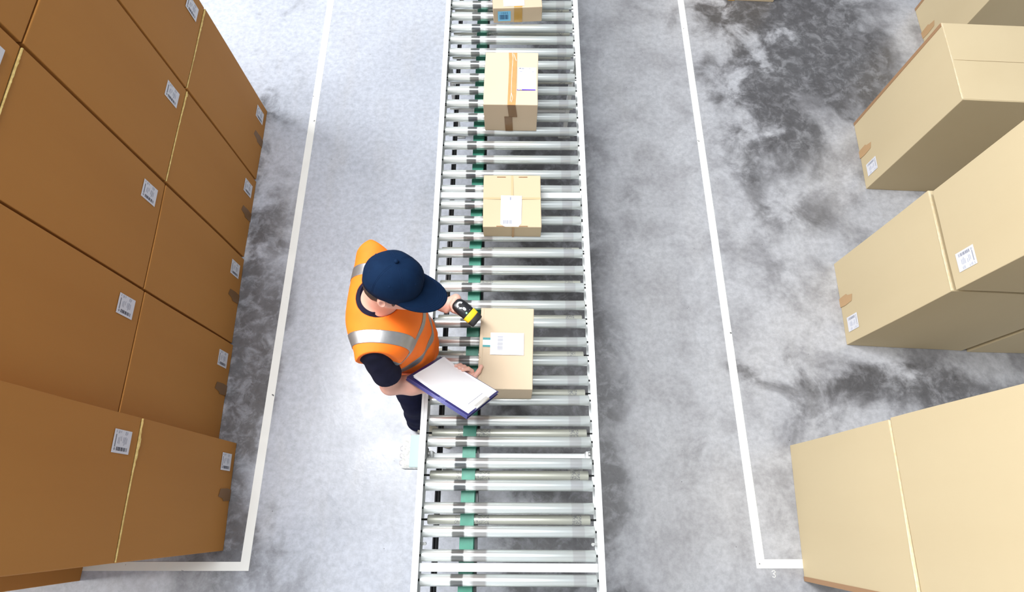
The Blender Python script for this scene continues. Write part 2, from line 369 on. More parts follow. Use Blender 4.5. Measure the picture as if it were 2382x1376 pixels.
def carton(loc, rz, label, mat, seed, dims=None, lab=True, tape=False, edge=None, joint=None, group=None, tape_mat='tape_left', inkset=0, top=False, edge_y=None, jag=.005):
    dx, dy, dz = dims or (DX, DY, DZ)
    t = empty('cardboard_box', loc, rz, label=label, cat='cardboard box', group=group)
    obj('carton_body', carton_mesh(dx, dy, dz, seed), mat, t)
    if lab:
        inks = [M['paper'], M['ink'], M['ink_soft']] if inkset == 0 else [M['paper'], M['ink_soft'], M['ink_faint']]
        obj('shipping_label', label_mesh(dx / 2 + .0035, dy / 2 - .12, .052, .098, .115), inks, t)
    if tape:
        bm = bmesh.new(); X = dx / 2 + .0030
        prism(bm, [(X, -.030, .0), (X, .030, .0), (X, .036, .055), (X, .030, .135), (X, -.012, .150), (X, -.022, .095), (X, -.036, .085)], (1, 0, 0), .0005)
        obj('packing_tape', bm, M[tape_mat], t)
    if edge: obj('cut_board_edge', strip_edge(dx, dy, dz, seed, jag, y0=edge_y[0] if edge_y else None, y1=edge_y[1] if edge_y else None), M[edge], t)
    if joint:
        bm = bmesh.new(); y = joint * dy / 2
        bx(bm, dx / 2 + .0012, dx / 2 + .0032, y - .024 * joint if joint > 0 else y, y if joint > 0 else y + .024, .004, dz - .004)
        obj('glued_joint', bm, M['joint'], t)
    if top:
        bm = bmesh.new(); bx(bm, -dx / 2 + .004, dx / 2 - .004, .0015, dy / 2 - .004, dz - .002, dz + .0022, bev=.001); obj('top_flap', bm, mat, t)
        bm = bmesh.new(); bx(bm, -dx / 2 + .004, dx / 2 - .004, -dy / 2 + .004, -.0015, dz - .002, dz + .0022, bev=.001); obj('top_flap', bm, mat, t)
    return t
GL = 'large brown cartons in the left stack'; GR = 'large pale cartons on the right'
nth = ['nearest', 'second', 'third', 'fourth', 'farthest']
# columns, near to far: face x at near edge floor, face x at far edge, y0, y1
cols = [(-1.664, -1.690, -.185, .425), (-1.804, -1.822, .440, 1.047), (-1.830, -1.852, 1.056, 1.662), (-1.856, -1.868, 1.676, 2.285), (-1.872, -1.885, 2.300, 2.915)]
for ci, (xa, xb, y0, y1) in enumerate(cols):
    yaw = math.atan2(-(xb - xa), (y1 - y0)); yaw = math.atan((xa - xb) / (y1 - y0))
    fx = (xa + xb) / 2; dy = y1 - y0 - .006
    for lay in range(3 if ci >= 2 else 2):
        off = (0, -.003, -.006)[lay]
        cx = fx + off - DX / 2 * math.cos(yaw); cy = (y0 + y1) / 2 - DX / 2 * math.sin(yaw)
        where = ['on the floor', 'one up from the floor', 'third up, on top'][lay]
        lb = f'brown carton {where}, {nth[ci]} column up from the bottom left'
        e = None; jg = .005
        if lay == 0 and ci in (0, 3, 4): e = 'cut_edge'
        if lay == 1 and ci == 2: e = 'cut_edge'
        carton((cx, cy, lay * (DZ + .006)), yaw, lb, M['card_left'], 10 * ci + lay, dims=(DX, dy, DZ), tape=(lay == 0), edge=e, group=GL, edge_y=None)
# second row behind the near columns
for lay in range(2):
    carton((-2.446 - DX / 2, -.035, lay * (DZ + .006)), 0, ['brown floor carton in the back row, peeking out behind the nearest left column', 'brown carton one up in the back row behind the nearest left column'][lay], M['card_left'], 90 + lay, lab=False, group=GL)
# right side: local +X face looks to -X after a half turn
def rcarton(fx_near, fx_far, y0, y1, z, label, seed, dims=None, **k):
    yaw = math.atan((fx_near - fx_far) / (y1 - y0))
    d = dims or (DX, y1 - y0, DZ)
    fx = (fx_near + fx_far) / 2
    cx = fx + d[0] / 2 * math.cos(yaw); cy = (y0 + y1) / 2 + d[0] / 2 * math.sin(yaw)
    return carton((cx, cy, z), yaw + math.pi, label, M['card_right'], seed, dims=d, group=GR, inkset=1, tape_mat='tape_pale', **k)
rcarton(1.655, 1.703, -.342, .412, 0, 'wide pale carton on the floor at lower right, beside the painted line corner', 201, dims=(.605, .75, .985), lab=False, joint=1, edge='cut_edge_pale', jag=.002)
rcarton(1.662, 1.706, -.335, .419, .994, 'wide pale carton stacked on top at the lower right edge', 202, dims=(.605, .75, .955), lab=False)
rcarton(2.188, 2.220, 1.046, 1.625, 0, 'pale carton on the floor in the middle right stack, taped and labelled', 203, tape=True, edge='cut_edge_pale', jag=.003)
rcarton(2.186, 2.214, 1.040, 1.600, .985, 'pale labelled carton on top in the middle right stack', 204)
rcarton(2.960, 2.980, 1.000, 1.60, 0, 'pale carton on the floor hidden behind the middle right stack', 205, lab=False)
rcarton(2.577, 2.609, 2.223, 2.800, 0, 'single pale carton with its top showing, standing apart above the middle right stack', 206, tape=True, joint=-1, edge='cut_edge_pale', jag=.004, top=True)
rcarton(3.345, 3.370, 3.375, 3.960, 0, 'farthest pale carton at the upper right corner, partly hidden behind another', 207, tape=True, lab=False, joint=-1)
tE = carton((1.845, 4.36, 0), R(-3.2), 'golden tan carton on the floor at the far end of the right aisle', M['card_gold'], 208, dims=(.74, .605, .55), lab=False, group='tan cartons at the far end')
bm = bmesh.new(); bx(bm, -.01, .045, -.3055, -.3035, .0, .54); obj('packing_tape', bm, M['tape_gold'], tE)

# ------------------------------------------------------------------ conveyor
cvx = -.0085; conv = empty('roller_conveyor', (cvx, 1.4, 0), -.0045, label='long roller conveyor with white side rails and green drive belt on steel legs', cat='conveyor')
Y = lambda y: y - 1.4      # world y -> conveyor local y
Y0, Y1 = -1.25, 5.0; ZT = .79; RH = .745; RR = .0255
for s in (-1, 1):
    bm = bmesh.new()
    bx(bm, s * .430 - .0015, s * .430 + .0015, Y(Y0), Y(Y1), ZT - .125, ZT, bev=.001)              # web
    bx(bm, min(s * .430, s * .401), max(s * .430, s * .401), Y(Y0), Y(Y1), ZT - .003, ZT + .0005, bev=.001)    # top flange
    bx(bm, min(s * .430, s * .405), max(s * .430, s * .405), Y(Y0), Y(Y1), ZT - .125, ZT - .122, bev=.001)
    bx(bm, min(s * .4175, s * .4205), max(s * .4175, s * .4205), Y(Y0), Y(Y1), ZT - .0005, ZT + .002, bev=.0008)   # rib
    obj('side_rail', bm, M['white_steel'], conv)
def roller_bm(half, r):
    bm = bmesh.new()
    cyl(bm, (-half, 0, 0), (half, 0, 0), r, n=36, rings=[(0, r - .004), (.0012, r - .0012), (.004, r), (.5, r), (.996, r), (.9988, r - .0012), (1, r - .004)])
    cyl(bm, (-.4285, 0, 0), (.4285, 0, 0), .0055, n=6, mi=1)
    for f in bm.faces:
        if len(f.verts) == 4 and f.material_index == 0: f.smooth = True
    return bm
r0 = obj('carrying_roller', roller_bm(.397, RR), [M['roller'], M['dark_steel']], conv)
ks = list(range(-9, 46)); first = True
PITCH = .10124; YB = -.2665
for k in ks:
    o = r0 if first else r0.copy()
    if not first: COL.objects.link(o)
    first = False
    o.location = (0, Y(YB + k * PITCH), RH); o.rotation_euler = (rng.uniform(0, 6.28), 0, 0)
LRR = .0225; LRH = .665
l0 = obj('drive_roller', roller_bm(.388, LRR), [M['lower_roller'], M['dark_steel']], conv)
first = True
for k in range(-8, 45, 2):
    yy = YB + (k + .5) * PITCH
    if abs(yy - 1.706) < .03 or abs(yy + .209) < .03: continue
    o = l0 if first else l0.copy()
    if not first: COL.objects.link(o)
    first = False
    o.location = (0, Y(yy), LRH); o.rotation_euler = (rng.uniform(0, 6.28), 0, 0)
# belt (runs over the drive rollers, returns below)
bm = bmesh.new()
zb = LRH + LRR
bx(bm, -.231, -.166, Y(Y0 + .2), Y(Y1 - .2), zb + .0005, zb + .004)
bx(bm, -.231, -.166, Y(Y0 + .2), Y(Y1 - .2), zb - .105, zb - .101)
obj('drive_belt', bm, M['belt'], conv)
bm = bmesh.new(); bx(bm, -.164, -.152, Y(Y0 + .15), Y(Y1 - .15), zb - .115, zb - .055); obj('belt_guide', bm, M['black'], conv)
for dx, r in ((-.375, .0065), (-.360, .0095)):
    bm = bmesh.new(); cyl(bm, (dx, Y(Y0 + .1), .50), (dx, Y(Y1 - .1), .50), r, n=12); obj('air_hose', bm, M['black'], conv)
for yy in (1.709, -.213, 3.74):
    bm = bmesh.new(); bx(bm, -.402, .402, Y(yy) - .0175, Y(yy) + .0175, ZT - .047, ZT - .022, bev=.002); obj('cross_bar', bm, M['white_steel'], conv)
for yy in (.285, 2.69, 4.75, -1.1):
    zc = .60 if yy < 1 else .30
    for s in (-1, 1):
        bm = bmesh.new(); bx(bm, s * .395 - .014, s * .395 + .014, Y(yy) - .02, Y(yy) + .02, .02, ZT - .120, bev=.002)
        leg = obj('leg', bm, M['white_steel'], conv)
        bm = bmesh.new(); bx(bm, s * .395 - .045, s * .395 + .045, Y(yy) - .032, Y(yy) + .032, 0, .012, bev=.002); cyl(bm, (s * .395, Y(yy), .01), (s * .395, Y(yy), .03), .012, n=6)
        for q in (-.03, .03): cyl(bm, (s * .395 + q, Y(yy), .01), (s * .395 + q, Y(yy), .02), .008, n=6)
        obj('foot_plate', bm, M['grey_steel'], leg)
        bm = bmesh.new(); bx(bm, s * .412 - .012, s * .412 + .012, Y(yy) - .03, Y(yy) + .03, ZT - .125, ZT - .03, bev=.003)
        cyl(bm, (s * .396, Y(yy), ZT - .055), (s * .384, Y(yy), ZT - .055), .010, n=6)
        obj('leg_bracket', bm, M['grey_steel'], conv)
    bm = bmesh.new(); bx(bm, -.381, .381, Y(yy) - .014, Y(yy) + .014, zc - .02, zc + .02, bev=.002); obj('leg_brace', bm, M['white_steel'], conv)
for yy in (-.118,):
    for s in (-1, 1):
        bm = bmesh.new(); bx(bm, s * .402 - .012, s * .402 + .012, Y(yy) - .006, Y(yy) + .006, .70, .706, bev=.001); cyl(bm, (s * .39, Y(yy), .70), (s * .39, Y(yy), .718), .008, n=6)
        obj('rail_bolt', bm, M['grey_steel'], conv)
# control box on the outside of the left rail
bm = bmesh.new(); bx(bm, -.520, -.4325, Y(.215), Y(.375), .640, .735, 0, bev=.004); cb = obj('control_box', bm, M['box_plastic'], conv)
bm = bmesh.new(); bx(bm, -.482, -.4325, Y(.220), Y(.371), .735, .742, bev=.002); obj('control_box_lid', bm, M['box_lid'], cb)
for q in range(3):
    yy = .243 + q * .034
    bm = bmesh.new(); cyl(bm, (-.519, Y(yy), .705), (-.534, Y(yy), .705), .013, n=16, rings=[(0, .013), (.6, .013), (1, .009)]); obj('cable_gland', bm, M['silver'], cb)

# ------------------------------------------------------------------ parcels on the conveyor
ZP = RH + RR + .0005
def parcel(loc, rz, dims, mat, label, seed):
    t = empty('parcel', loc, rz, label=label, cat='parcel', group='parcels riding on the conveyor')
    obj('carton_body', carton_mesh(*dims, seed, bulge=.002), mat, t); return t
def flat(name, parent, pts, n, mats, th=.0006, mi=0):
    bm = bmesh.new(); prism(bm, pts, n, th, mi); return obj(name, bm, mats, parent)
def rectz(bm, x0, x1, y0, y1, z, mi, th=.0004): prism(bm, [(x0, y0, z), (x1, y0, z), (x1, y1, z), (x0, y1, z)], (0, 0, 1), th, mi)
# taped parcel (second from top of frame)
d = (.306, .375, .229); h = d[2]
t = parcel((-.004, 2.336, ZP), -.020, d, M['card_cream'], 'tall pale parcel with brown middle tape and purple striped label on the conveyor', 31)
T = h + .0002
flat('packing_tape', t, [(-.018, -.1885, T), (.027, -.1885, T), (.029, -.08, T), (.031, .186, T), (-.018, .186, T), (-.014, .10, T)], (0, 0, 1), M['tape_orange'])
bm = bmesh.new(); 
for p in ([(.002, .185), (.008, .15), (.004, .08), (.003, 0), (.002, -.10), (-.003, -.165)], [(.010, .18), (.022, .14), (.027, .125)], [(.002, -.10), (.010, -.14), (.004, -.17)]):
    for a, b in zip(p, p[1:]): cyl(bm, (*a, T + .0008), (*b, T + .0008), .0014, n=6)
obj('tape_crease', bm, M['tape_crease'], t)
yF = -d[1] / 2 - .0012
bm = bmesh.new(); prism(bm, [(-.018, yF - .0025, h), (.027, yF - .0025, h), (.038, yF - .0025, h - .100), (-.010, yF - .0025, h - .100)], (0, -1, 0), .0006); obj('packing_tape', bm, M['tape_dark'], t)
bm = bmesh.new(); prism(bm, [(-.036, yF - .0025, h - .097), (.009, yF - .0025, h - .097), (.013, yF - .0025, .004), (-.031, yF - .0025, .004)], (0, -1, 0), .0006); obj('packing_tape', bm, M['tape_dark'], t)
bm = bmesh.new(); z = T; rectz(bm, .038, .141, -.082, .078, z, 0, .0006)
rectz(bm, .0335, .138, -.085, -.078, z + .0007, 1)
rectz(bm, .037, .062, -.083, -.080, z + .0012, 3); rectz(bm, .052, .058, -.084, -.079, z + .0014, 4)
for x0, x1, y0, y1, mi in ((.044, .055, .070, .074, 2), (.058, .072, .068, .073, 5), (.101, .104, .068, .074, 5), (.106, .110, .068, .072, 5), (.048, .062, .045, .050, 6), (.118, .130, .045, .050, 6)): rectz(bm, x0, x1, y0, y1, z + .0007, mi)
obj('shipping_label', bm, [M['paper'], M['ink_purple'], M['ink'], M['paper'], M['yellow'], M['ink_soft'], M['ink_faint']], t)
# square parcel
d = (.314, .322, .113); h = d[2]
t = parcel((.001, 1.603, ZP), -.004, d, M['card_gold'], 'flat square yellowish parcel with crossing creases and a tall white label, on the conveyor', 32)
T = h + .0001
for n_, (x0, x1, y0, y1) in {'a': (-.006, .006, -.160, .160), 'b': (-.156, .156, .009, .021)}.items():
    bm = bmesh.new(); rectz(bm, x0, x1, y0, y1, T, 0, .0003); obj('clear_tape', bm, pmat('clear_tape_over_card', (.535, .405, .225, 1), .4), t)
for x0 in (-.084, .036):
    for y0 in (-.1595, .1465):
        bm = bmesh.new(); rectz(bm, x0, x0 + .048, y0, y0 + .006, T, 0, .0003)
        for q in range(6): rectz(bm, x0 + .003 + q * .008, x0 + .007 + q * .008, y0 + .001, y0 + .0045, T + .0003, 1, .0004)
        obj('tab_slot', bm, [M['tape_dark'], M['joint']], t)
flat('clear_tape', t, [(.000, -.1635, h), (.012, -.1635, h), (.010, -.1635, .003), (-.002, -.1635, .003)], (0, -1, 0), M['tape_pale'], .0005)
bm = bmesh.new(); z = T + .0006
prism(bm, [(-.061, .033, z), (-.063, -.142, z), (-.050, -.152, z), (-.040, -.158, z), (.035, -.158, z), (.040, -.150, z), (.049, -.140, z), (.053, .030, z)], (0, 0, 1), .0006, 0)
for q in range(9): rectz(bm, -.046 + q * .0055, -.046 + q * .0055 + (.0025 if q % 3 else .004), -.142, -.120, z + .0006, 1)
rectz(bm, -.012, -.006, .004, .022, z + .0006, 1)
for q in range(6): rectz(bm, -.05 + .004 * q, .03 + .002 * q, -.02 - q * .014, -.017 - q * .014, z + .0006, 2, .0002)
obj('shipping_label', bm, [M['paper'], M['ink_soft'], pmat('label_ghost', (.46, .47, .54, 1), .5)], t)
# scanned parcel
d = (.255, .396, .219); h = d[2]
t = parcel((-.027, .746, ZP), .004, d, M['card_parcel'], 'long pale parcel beside the worker, with green banded tape at its left edge', 33)
t.rotation_euler = (0, 0, -.022)
T = h + .0002
bm = bmesh.new(); z = T
rectz(bm, -.124, -.075, .001, .047, z, 0, .0005)
rectz(bm, -.124, -.075, .036, .047, z + .0005, 1); rectz(bm, -.124, -.075, .001, .011, z + .0005, 1)
prism(bm, [(-.1282, .001, h - .004), (-.1282, .047, h - .004), (-.1282, .047, h - .06), (-.1282, .001, h - .06)], (-1, 0, 0), .0005, 1)
obj('banded_tape', bm, [M['tape_white'], M['tape_green']], t)
bm = bmesh.new(); z = T + .0012
rectz(bm, -.076, .083, -.036, .072, z, 0)
rectz(bm, -.046, -.0454, -.034, .070, z + .0005, 2, .0003); rectz(bm, -.004, -.0034, -.034, .070, z + .0005, 2, .0003)
for q in range(11): rectz(bm, -.042, -.017, -.012 + q * .0062, -.012 + q * .0062 + (.0032 if q % 3 else .0018), z + .0005, 1, .0003)
for q in range(7): rectz(bm, .003, .02 + (q * 37 % 5) * .004, .05 - q * .012, .052 - q * .012, z + .0005, 3, .0003)
for q in range(4): rectz(bm, .035, .06 + q * .004, -.005 - q * .007, -.003 - q * .007, z + .0005, 3, .0003)
obj('shipping_label', bm, [M['paper'], M['ink_soft'], M['ink_faint'], pmat('label_ghost_b', (.42, .43, .52, 1), .5)], t)
bm = bmesh.new(); bx(bm, -.1262, -.112, -.196, .194, T - .0008, T + .0012, bev=.0004); obj('closing_flap', bm, M['card_parcel'], t)
flat('print_mark', t, [(-.125, -.052, T + .0014), (-.120, -.052, T + .0014), (-.120, -.049, T + .0014), (-.125, -.049, T + .0014)], (0, 0, 1), M['joint'], .0003)
# parcel at top
d = (.312, .27, .114); h = d[2]
t = parcel((.029, 3.135, ZP), .048, d, M['card_parcel'], 'flat pale parcel with a blue barcode label at the far end of the conveyor', 34)
yF = -.1382
bm = bmesh.new()
prism(bm, [(-.126, yF - .001, .016), (-.044, yF - .001, .016), (-.044, yF - .001, .092), (-.126, yF - .001, .092)], (0, -1, 0), .0006, 0)
rg = random.Random(5); x = -.114
while x < -.060:
    wd = rg.choice((.0015, .0025, .004)); prism(bm, [(x, yF - .0016, .030), (x + wd, yF - .0016, .030), (x + wd, yF - .0016, .066), (x, yF - .0016, .066)], (0, -1, 0), .0004, 1); x += wd + rg.choice((.001, .002))
tx = bpy.data.curves.new('t', 'FONT'); tx.body = '1005'; tx.size = .020; tx.extrude = .0003; tx.align_x = 'CENTER'; tx.space_character = 1.25
to = bpy.data.objects.new('t', tx); COL.objects.link(to); dg = bpy.context.evaluated_depsgraph_get()
tm = bpy.data.meshes.new_from_object(to.evaluated_get(dg)); bpy.data.objects.remove(to)
tm.transform(Matrix.Translation((-.085, yF - .0018, .072)) @ Matrix.Rotation(math.pi / 2, 4, 'X'))
bt = bmesh.new(); bt.from_mesh(tm)
for f in bt.faces: f.material_index = 1
me_ = bpy.data.meshes.new('tmp'); bt.to_mesh(me_); bm.from_mesh(me_)
obj('blue_label', bm, [M['label_blue'], M['ink_blue']], t)
flat('packing_tape', t, [(-.022, yF - .001, .004), (.030, yF - .001, .004), (.030, yF - .001, h), (-.022, yF - .001, h)], (0, -1, 0), M['tape_gold'], .0006)
flat('packing_tape', t, [(-.022, -.134, h + .0002), (.030, -.134, h + .0002), (.030, .13, h + .0002), (-.022, .13, h + .0002)], (0, 0, 1), M['tape_gold'], .0003)
flat('shipping_label', t, [(-.088, -.122, h + .0008), (.045, -.122, h + .0008), (.045, .07, h + .0008), (-.088, .07, h + .0008)], (0, 0, 1), M['paper'])
#PERSON
# ------------------------------------------------------------------ implicit surfaces
class SDF:
    """signed distance field on a grid, grown part by part and meshed with surface nets"""
    def __init__(s, lo, hi, h):
        s.lo = np.array(lo, np.float32); s.h = h
        s.n = np.ceil((np.array(hi) - s.lo) / h).astype(int) + 1
        s.D = np.full(s.n, .2, np.float32)
    def loc(s, lo, hi, pad):
        a = np.maximum(np.floor((np.array(lo) - pad - s.lo) / s.h).astype(int), 0)
        b = np.minimum(np.ceil((np.array(hi) + pad - s.lo) / s.h).astype(int) + 1, s.n)
        sl = tuple(slice(i, max(j, i + 1)) for i, j in zip(a, b))
        g = np.meshgrid(*[(s.lo[k] + s.h * np.arange(sl[k].start, sl[k].stop)).astype(np.float32) for k in range(3)], indexing='ij')
        return sl, g
    def put(s, sl, d, k, op):
        D = s.D[sl]
        if op == 'add':
            if k: hh = np.maximum(k - np.abs(D - d), 0) / k; s.D[sl] = np.minimum(D, d) - hh * hh * k * .25
            else: s.D[sl] = np.minimum(D, d)
        else:
            d = -d
            if k: hh = np.maximum(k - np.abs(D - d), 0) / k; s.D[sl] = np.maximum(D, d) + hh * hh * k * .25
            else: s.D[sl] = np.maximum(D, d)
    def cone(s, a, b, ra, rb, k=.01, op='add'):
        a = np.array(a, float); b = np.array(b, float); m = max(ra, rb)
        sl, (X, Y_, Z) = s.loc(np.minimum(a, b) - m, np.maximum(a, b) + m, max(k, .03) + .01)
        ab = b - a; l2 = float(ab @ ab) + 1e-12
        t = np.clip(((X - a[0]) * ab[0] + (Y_ - a[1]) * ab[1] + (Z - a[2]) * ab[2]) / l2, 0, 1)
        d = np.sqrt((X - a[0] - t * ab[0]) ** 2 + (Y_ - a[1] - t * ab[1]) ** 2 + (Z - a[2] - t * ab[2]) ** 2) - (ra + (rb - ra) * t)
        s.put(sl, d, k, op)
    def chain(s, pts, rs, k=.006):
        for i in range(len(pts) - 1): s.cone(pts[i], pts[i + 1], rs[i], rs[i + 1], k)
    def ell(s, c, r, ax=None, k=.02, op='add'):
        c = np.array(c, float); r = np.array(r, float); m = r.max()
        sl, (X, Y_, Z) = s.loc(c - m, c + m, max(k, .03) + .01)
        P = [X - c[0], Y_ - c[1], Z - c[2]]
        if ax is not None: P = [P[0] * a[0] + P[1] * a[1] + P[2] * a[2] for a in ax]
        k0 = np.sqrt(sum((p / q) ** 2 for p, q in zip(P, r))); k1 = np.sqrt(sum((p / q / q) ** 2 for p, q in zip(P, r))) + 1e-9
        s.put(sl, k0 * (k0 - 1) / k1, k, op)
    def plane(s, p, n, k=0.):
        """keep the side the normal points away from"""
        p = np.array(p, float); n = np.array(n, float); n /= np.linalg.norm(n)
        sl, (X, Y_, Z) = s.loc(s.lo, s.lo + s.h * s.n, 0)
        d = (X - p[0]) * n[0] + (Y_ - p[1]) * n[1] + (Z - p[2]) * n[2]
        if k: hh = np.maximum(k - np.abs(s.D - d), 0) / k; s.D = np.maximum(s.D, d) + hh * hh * k * .25
        else: s.D = np.maximum(s.D, d).astype(np.float32)
    def warp(s, fn):
        sl, g = s.loc(s.lo, s.lo + s.h * s.n, 0); s.D = (s.D + fn(*g)).astype(np.float32)
    def mesh(s):
        D = s.D; n = np.array(D.shape); ins = D < 0
        c = [(i, j, k) for i in (0, 1) for j in (0, 1) for k in (0, 1)]
        sub = lambda A, o: A[o[0]:n[0] - 1 + o[0], o[1]:n[1] - 1 + o[1], o[2]:n[2] - 1 + o[2]]
        any_ = np.zeros(n - 1, bool); all_ = np.ones(n - 1, bool)
        for o in c: q = sub(ins, o); any_ |= q; all_ &= q
        act = np.argwhere(any_ & ~all_); idx = np.full(n - 1, -1, np.int32); idx[tuple(act.T)] = np.arange(len(act))
        P = np.zeros((len(act), 3)); W = np.zeros(len(act))
        for a in range(8):
            for ax in range(3):
                o = np.array(c[a])
                if o[ax]: continue
                o2 = o.copy(); o2[ax] = 1
                d0 = D[tuple((act + o).T)]; d1 = D[tuple((act + o2).T)]; cr_ = (d0 < 0) != (d1 < 0)
                t = np.where(cr_, d0 / np.where(cr_, d0 - d1, 1), 0)
                q = np.tile(o.astype(float), (len(act), 1)); q[:, ax] += t
                P[cr_] += q[cr_]; W[cr_] += 1
        V = (act + P / W[:, None]) * s.h + s.lo
        F = []
        for ax in range(3):
            u, v = (ax + 1) % 3, (ax + 2) % 3
            a = [slice(1, n[k] - 1) for k in range(3)]; a[ax] = slice(0, n[ax] - 1); b = list(a); b[ax] = slice(1, n[ax])
            A = ins[tuple(a)]; B = ins[tuple(b)]
            for flip in (0, 1):
                e = np.argwhere((A & ~B) if not flip else (~A & B))
                base = np.array([sl.start for sl in a]); e = e + base
                q = []
                for du, dv in ((0, 0), (-1, 0), (-1, -1), (0, -1)):
                    w_ = e.copy(); w_[:, u] += du; w_[:, v] += dv; q.append(idx[tuple(w_.T)])
                q = np.stack(q, 1)
                F.append(q if not flip else q[:, ::-1])
        return V, np.concatenate(F)
def npobj(name, V, F, mat, parent, smooth=True):
    me = bpy.data.meshes.new(name); me.vertices.add(len(V)); me.vertices.foreach_set('co', np.asarray(V, np.float32).ravel())
    F = np.asarray(F, np.int32); me.loops.add(F.size); me.loops.foreach_set('vertex_index', F.ravel()); me.polygons.add(len(F))
    me.polygons.foreach_set('loop_start', np.arange(0, F.size, 4, dtype=np.int32)); me.update(calc_edges=True); me.validate()
    if smooth: me.polygons.foreach_set('use_smooth', np.ones(len(me.polygons), bool))
    me.materials.append(mat); o = bpy.data.objects.new(name, me); COL.objects.link(o)
    if parent is not None: o.parent = parent; o.matrix_parent_inverse = Matrix.Translation(-Vector(parent.location))
    return o
def keep(o, parent):      # parts given in world coordinates
    o.parent = parent; o.matrix_parent_inverse = (Matrix.Translation(parent.location) @ Matrix.Rotation(parent.rotation_euler[2], 4, 'Z')).inverted(); return o
V3 = lambda *a: np.array(a, float)
un = lambda v: v / np.linalg.norm(v)

# ------------------------------------------------------------------ clipboard folder
A_, B_, C_, D_ = V3(-.462, .576, 1.147), V3(-.337, .698, .979), V3(-.060, .529, 1.056), V3(-.180, .382, 1.200)
e1 = un((C_ - B_) + (D_ - A_)); e2 = (B_ - A_) + (C_ - D_); e2 = un(e2 - e1 * (e2 @ e1)); e3 = np.cross(e1, e2)
if e3[2] < 0: e3 = -e3
ctr = (A_ + B_ + C_ + D_) / 4
CL, CW = .338, .238
cb_loc = Vector(ctr)
clip = empty('clipboard', cb_loc, label='open navy clipboard folder with blank white paper, held by the worker', cat='clipboard')
def lp(a, b, c=0.): return Vector(e1 * a + e2 * b + e3 * c)       # local (clipboard origin, world axes)
BM4 = Matrix(((e1[0], e2[0], e3[0], 0), (e1[1], e2[1], e3[1], 0), (e1[2], e2[2], e3[2], 0), (0, 0, 0, 1)))
def slab(name, a0, a1, b0, b1, c0, c1, mat, bev=.001, parent=clip):
    bm = bmesh.new(); bx(bm, a0, a1, b0, b1, c0, c1, mat=BM4, bev=bev); bmesh.ops.recalc_face_normals(bm, faces=bm.faces[:]); return obj(name, bm, mat, parent)
L2, W2 = CL / 2, CW / 2
slab('board', -L2, L2, -W2, W2, -.0015, .0015, M['navy_board'])
slab('back_cover', -L2, L2, -W2 - .004, W2, -.0150, -.0125, M['navy_board'])
slab('inner_leaf', -L2 + .002, L2 - .002, -W2 - .003, W2 - .01, -.0085, -.0065, M['navy_edge'])
bm = bmesh.new()      # rounded spine along the near long edge
for c0, rr in ((-.0012, .0028), (-.0074, .0026), (-.0135, .0026)):
    cyl(bm, lp(-L2 + .003, -W2 - .0015, c0), lp(L2 - .003, -W2 - .0015, c0), rr, n=10)
bx(bm, .012, .045, -W2 - .002, -W2 + .010, -.0005, .0022, mat=BM4, bev=.0006)
obj('spine', bm, M['navy_edge'], clip)
# paper: a block of sheets, the top one curling a little at the end near the worker
def sheet(name, a0, a1, b0, b1, c, curl, off):
    v = []; f = []; na, nb = 24, 12
    for lay in (0, 1):
        for i in range(na + 1):
            for j in range(nb + 1):
                a = a0 + (a1 - a0) * i / na; b = b0 + (b1 - b0) * j / nb
                k = max(0, 1 - (i / na) / .45); z = c + curl * k * k + (.0003 if lay else 0) + .0012 * math.sin(9 * j / nb) * k
                v.append(lp(a + off * k * k, b, z))
    st = (na + 1) * (nb + 1); ix = lambda l, i, j: l * st + i * (nb + 1) + j
    for i in range(na):
        for j in range(nb):
            f.append((ix(1, i, j), ix(1, i + 1, j), ix(1, i + 1, j + 1), ix(1, i, j + 1))); f.append((ix(0, i, j), ix(0, i, j + 1), ix(0, i + 1, j + 1), ix(0, i + 1, j)))
    for i in range(na):
        for j in (0, nb): f.append((ix(0, i, j), ix(0, i + 1, j), ix(1, i + 1, j), ix(1, i, j)))
    for j in range(nb):
        for i in (0, na): f.append((ix(0, i, j), ix(0, i, j + 1), ix(1, i, j + 1), ix(1, i, j)))
    return obj(name, (v, f), M['sheet'], clip, True)
sheet('paper', -L2 + .026, L2 - .008, -W2 + .012, W2 - .006, .0022, .006, .0)
sheet('paper', -L2 + .022, L2 - .008, -W2 + .010, W2 - .006, .0032, .013, .002)
ck = slab('clip', L2 - .020, L2 - .002, -.055, .040, .0040, .0085, M['chrome'], .002)
bm = bmesh.new(); cyl(bm, lp(L2 - .003, -.055, .006), lp(L2 - .003, .040, .006), .004, n=12); obj('clip_hinge', bm, M['chrome'], ck)
bm = bmesh.new(); bx(bm, L2 - .044, L2 - .0425, -.062, .046, .0046, .0050, mat=BM4); obj('clip_edge', bm, M['ink_soft'], ck)

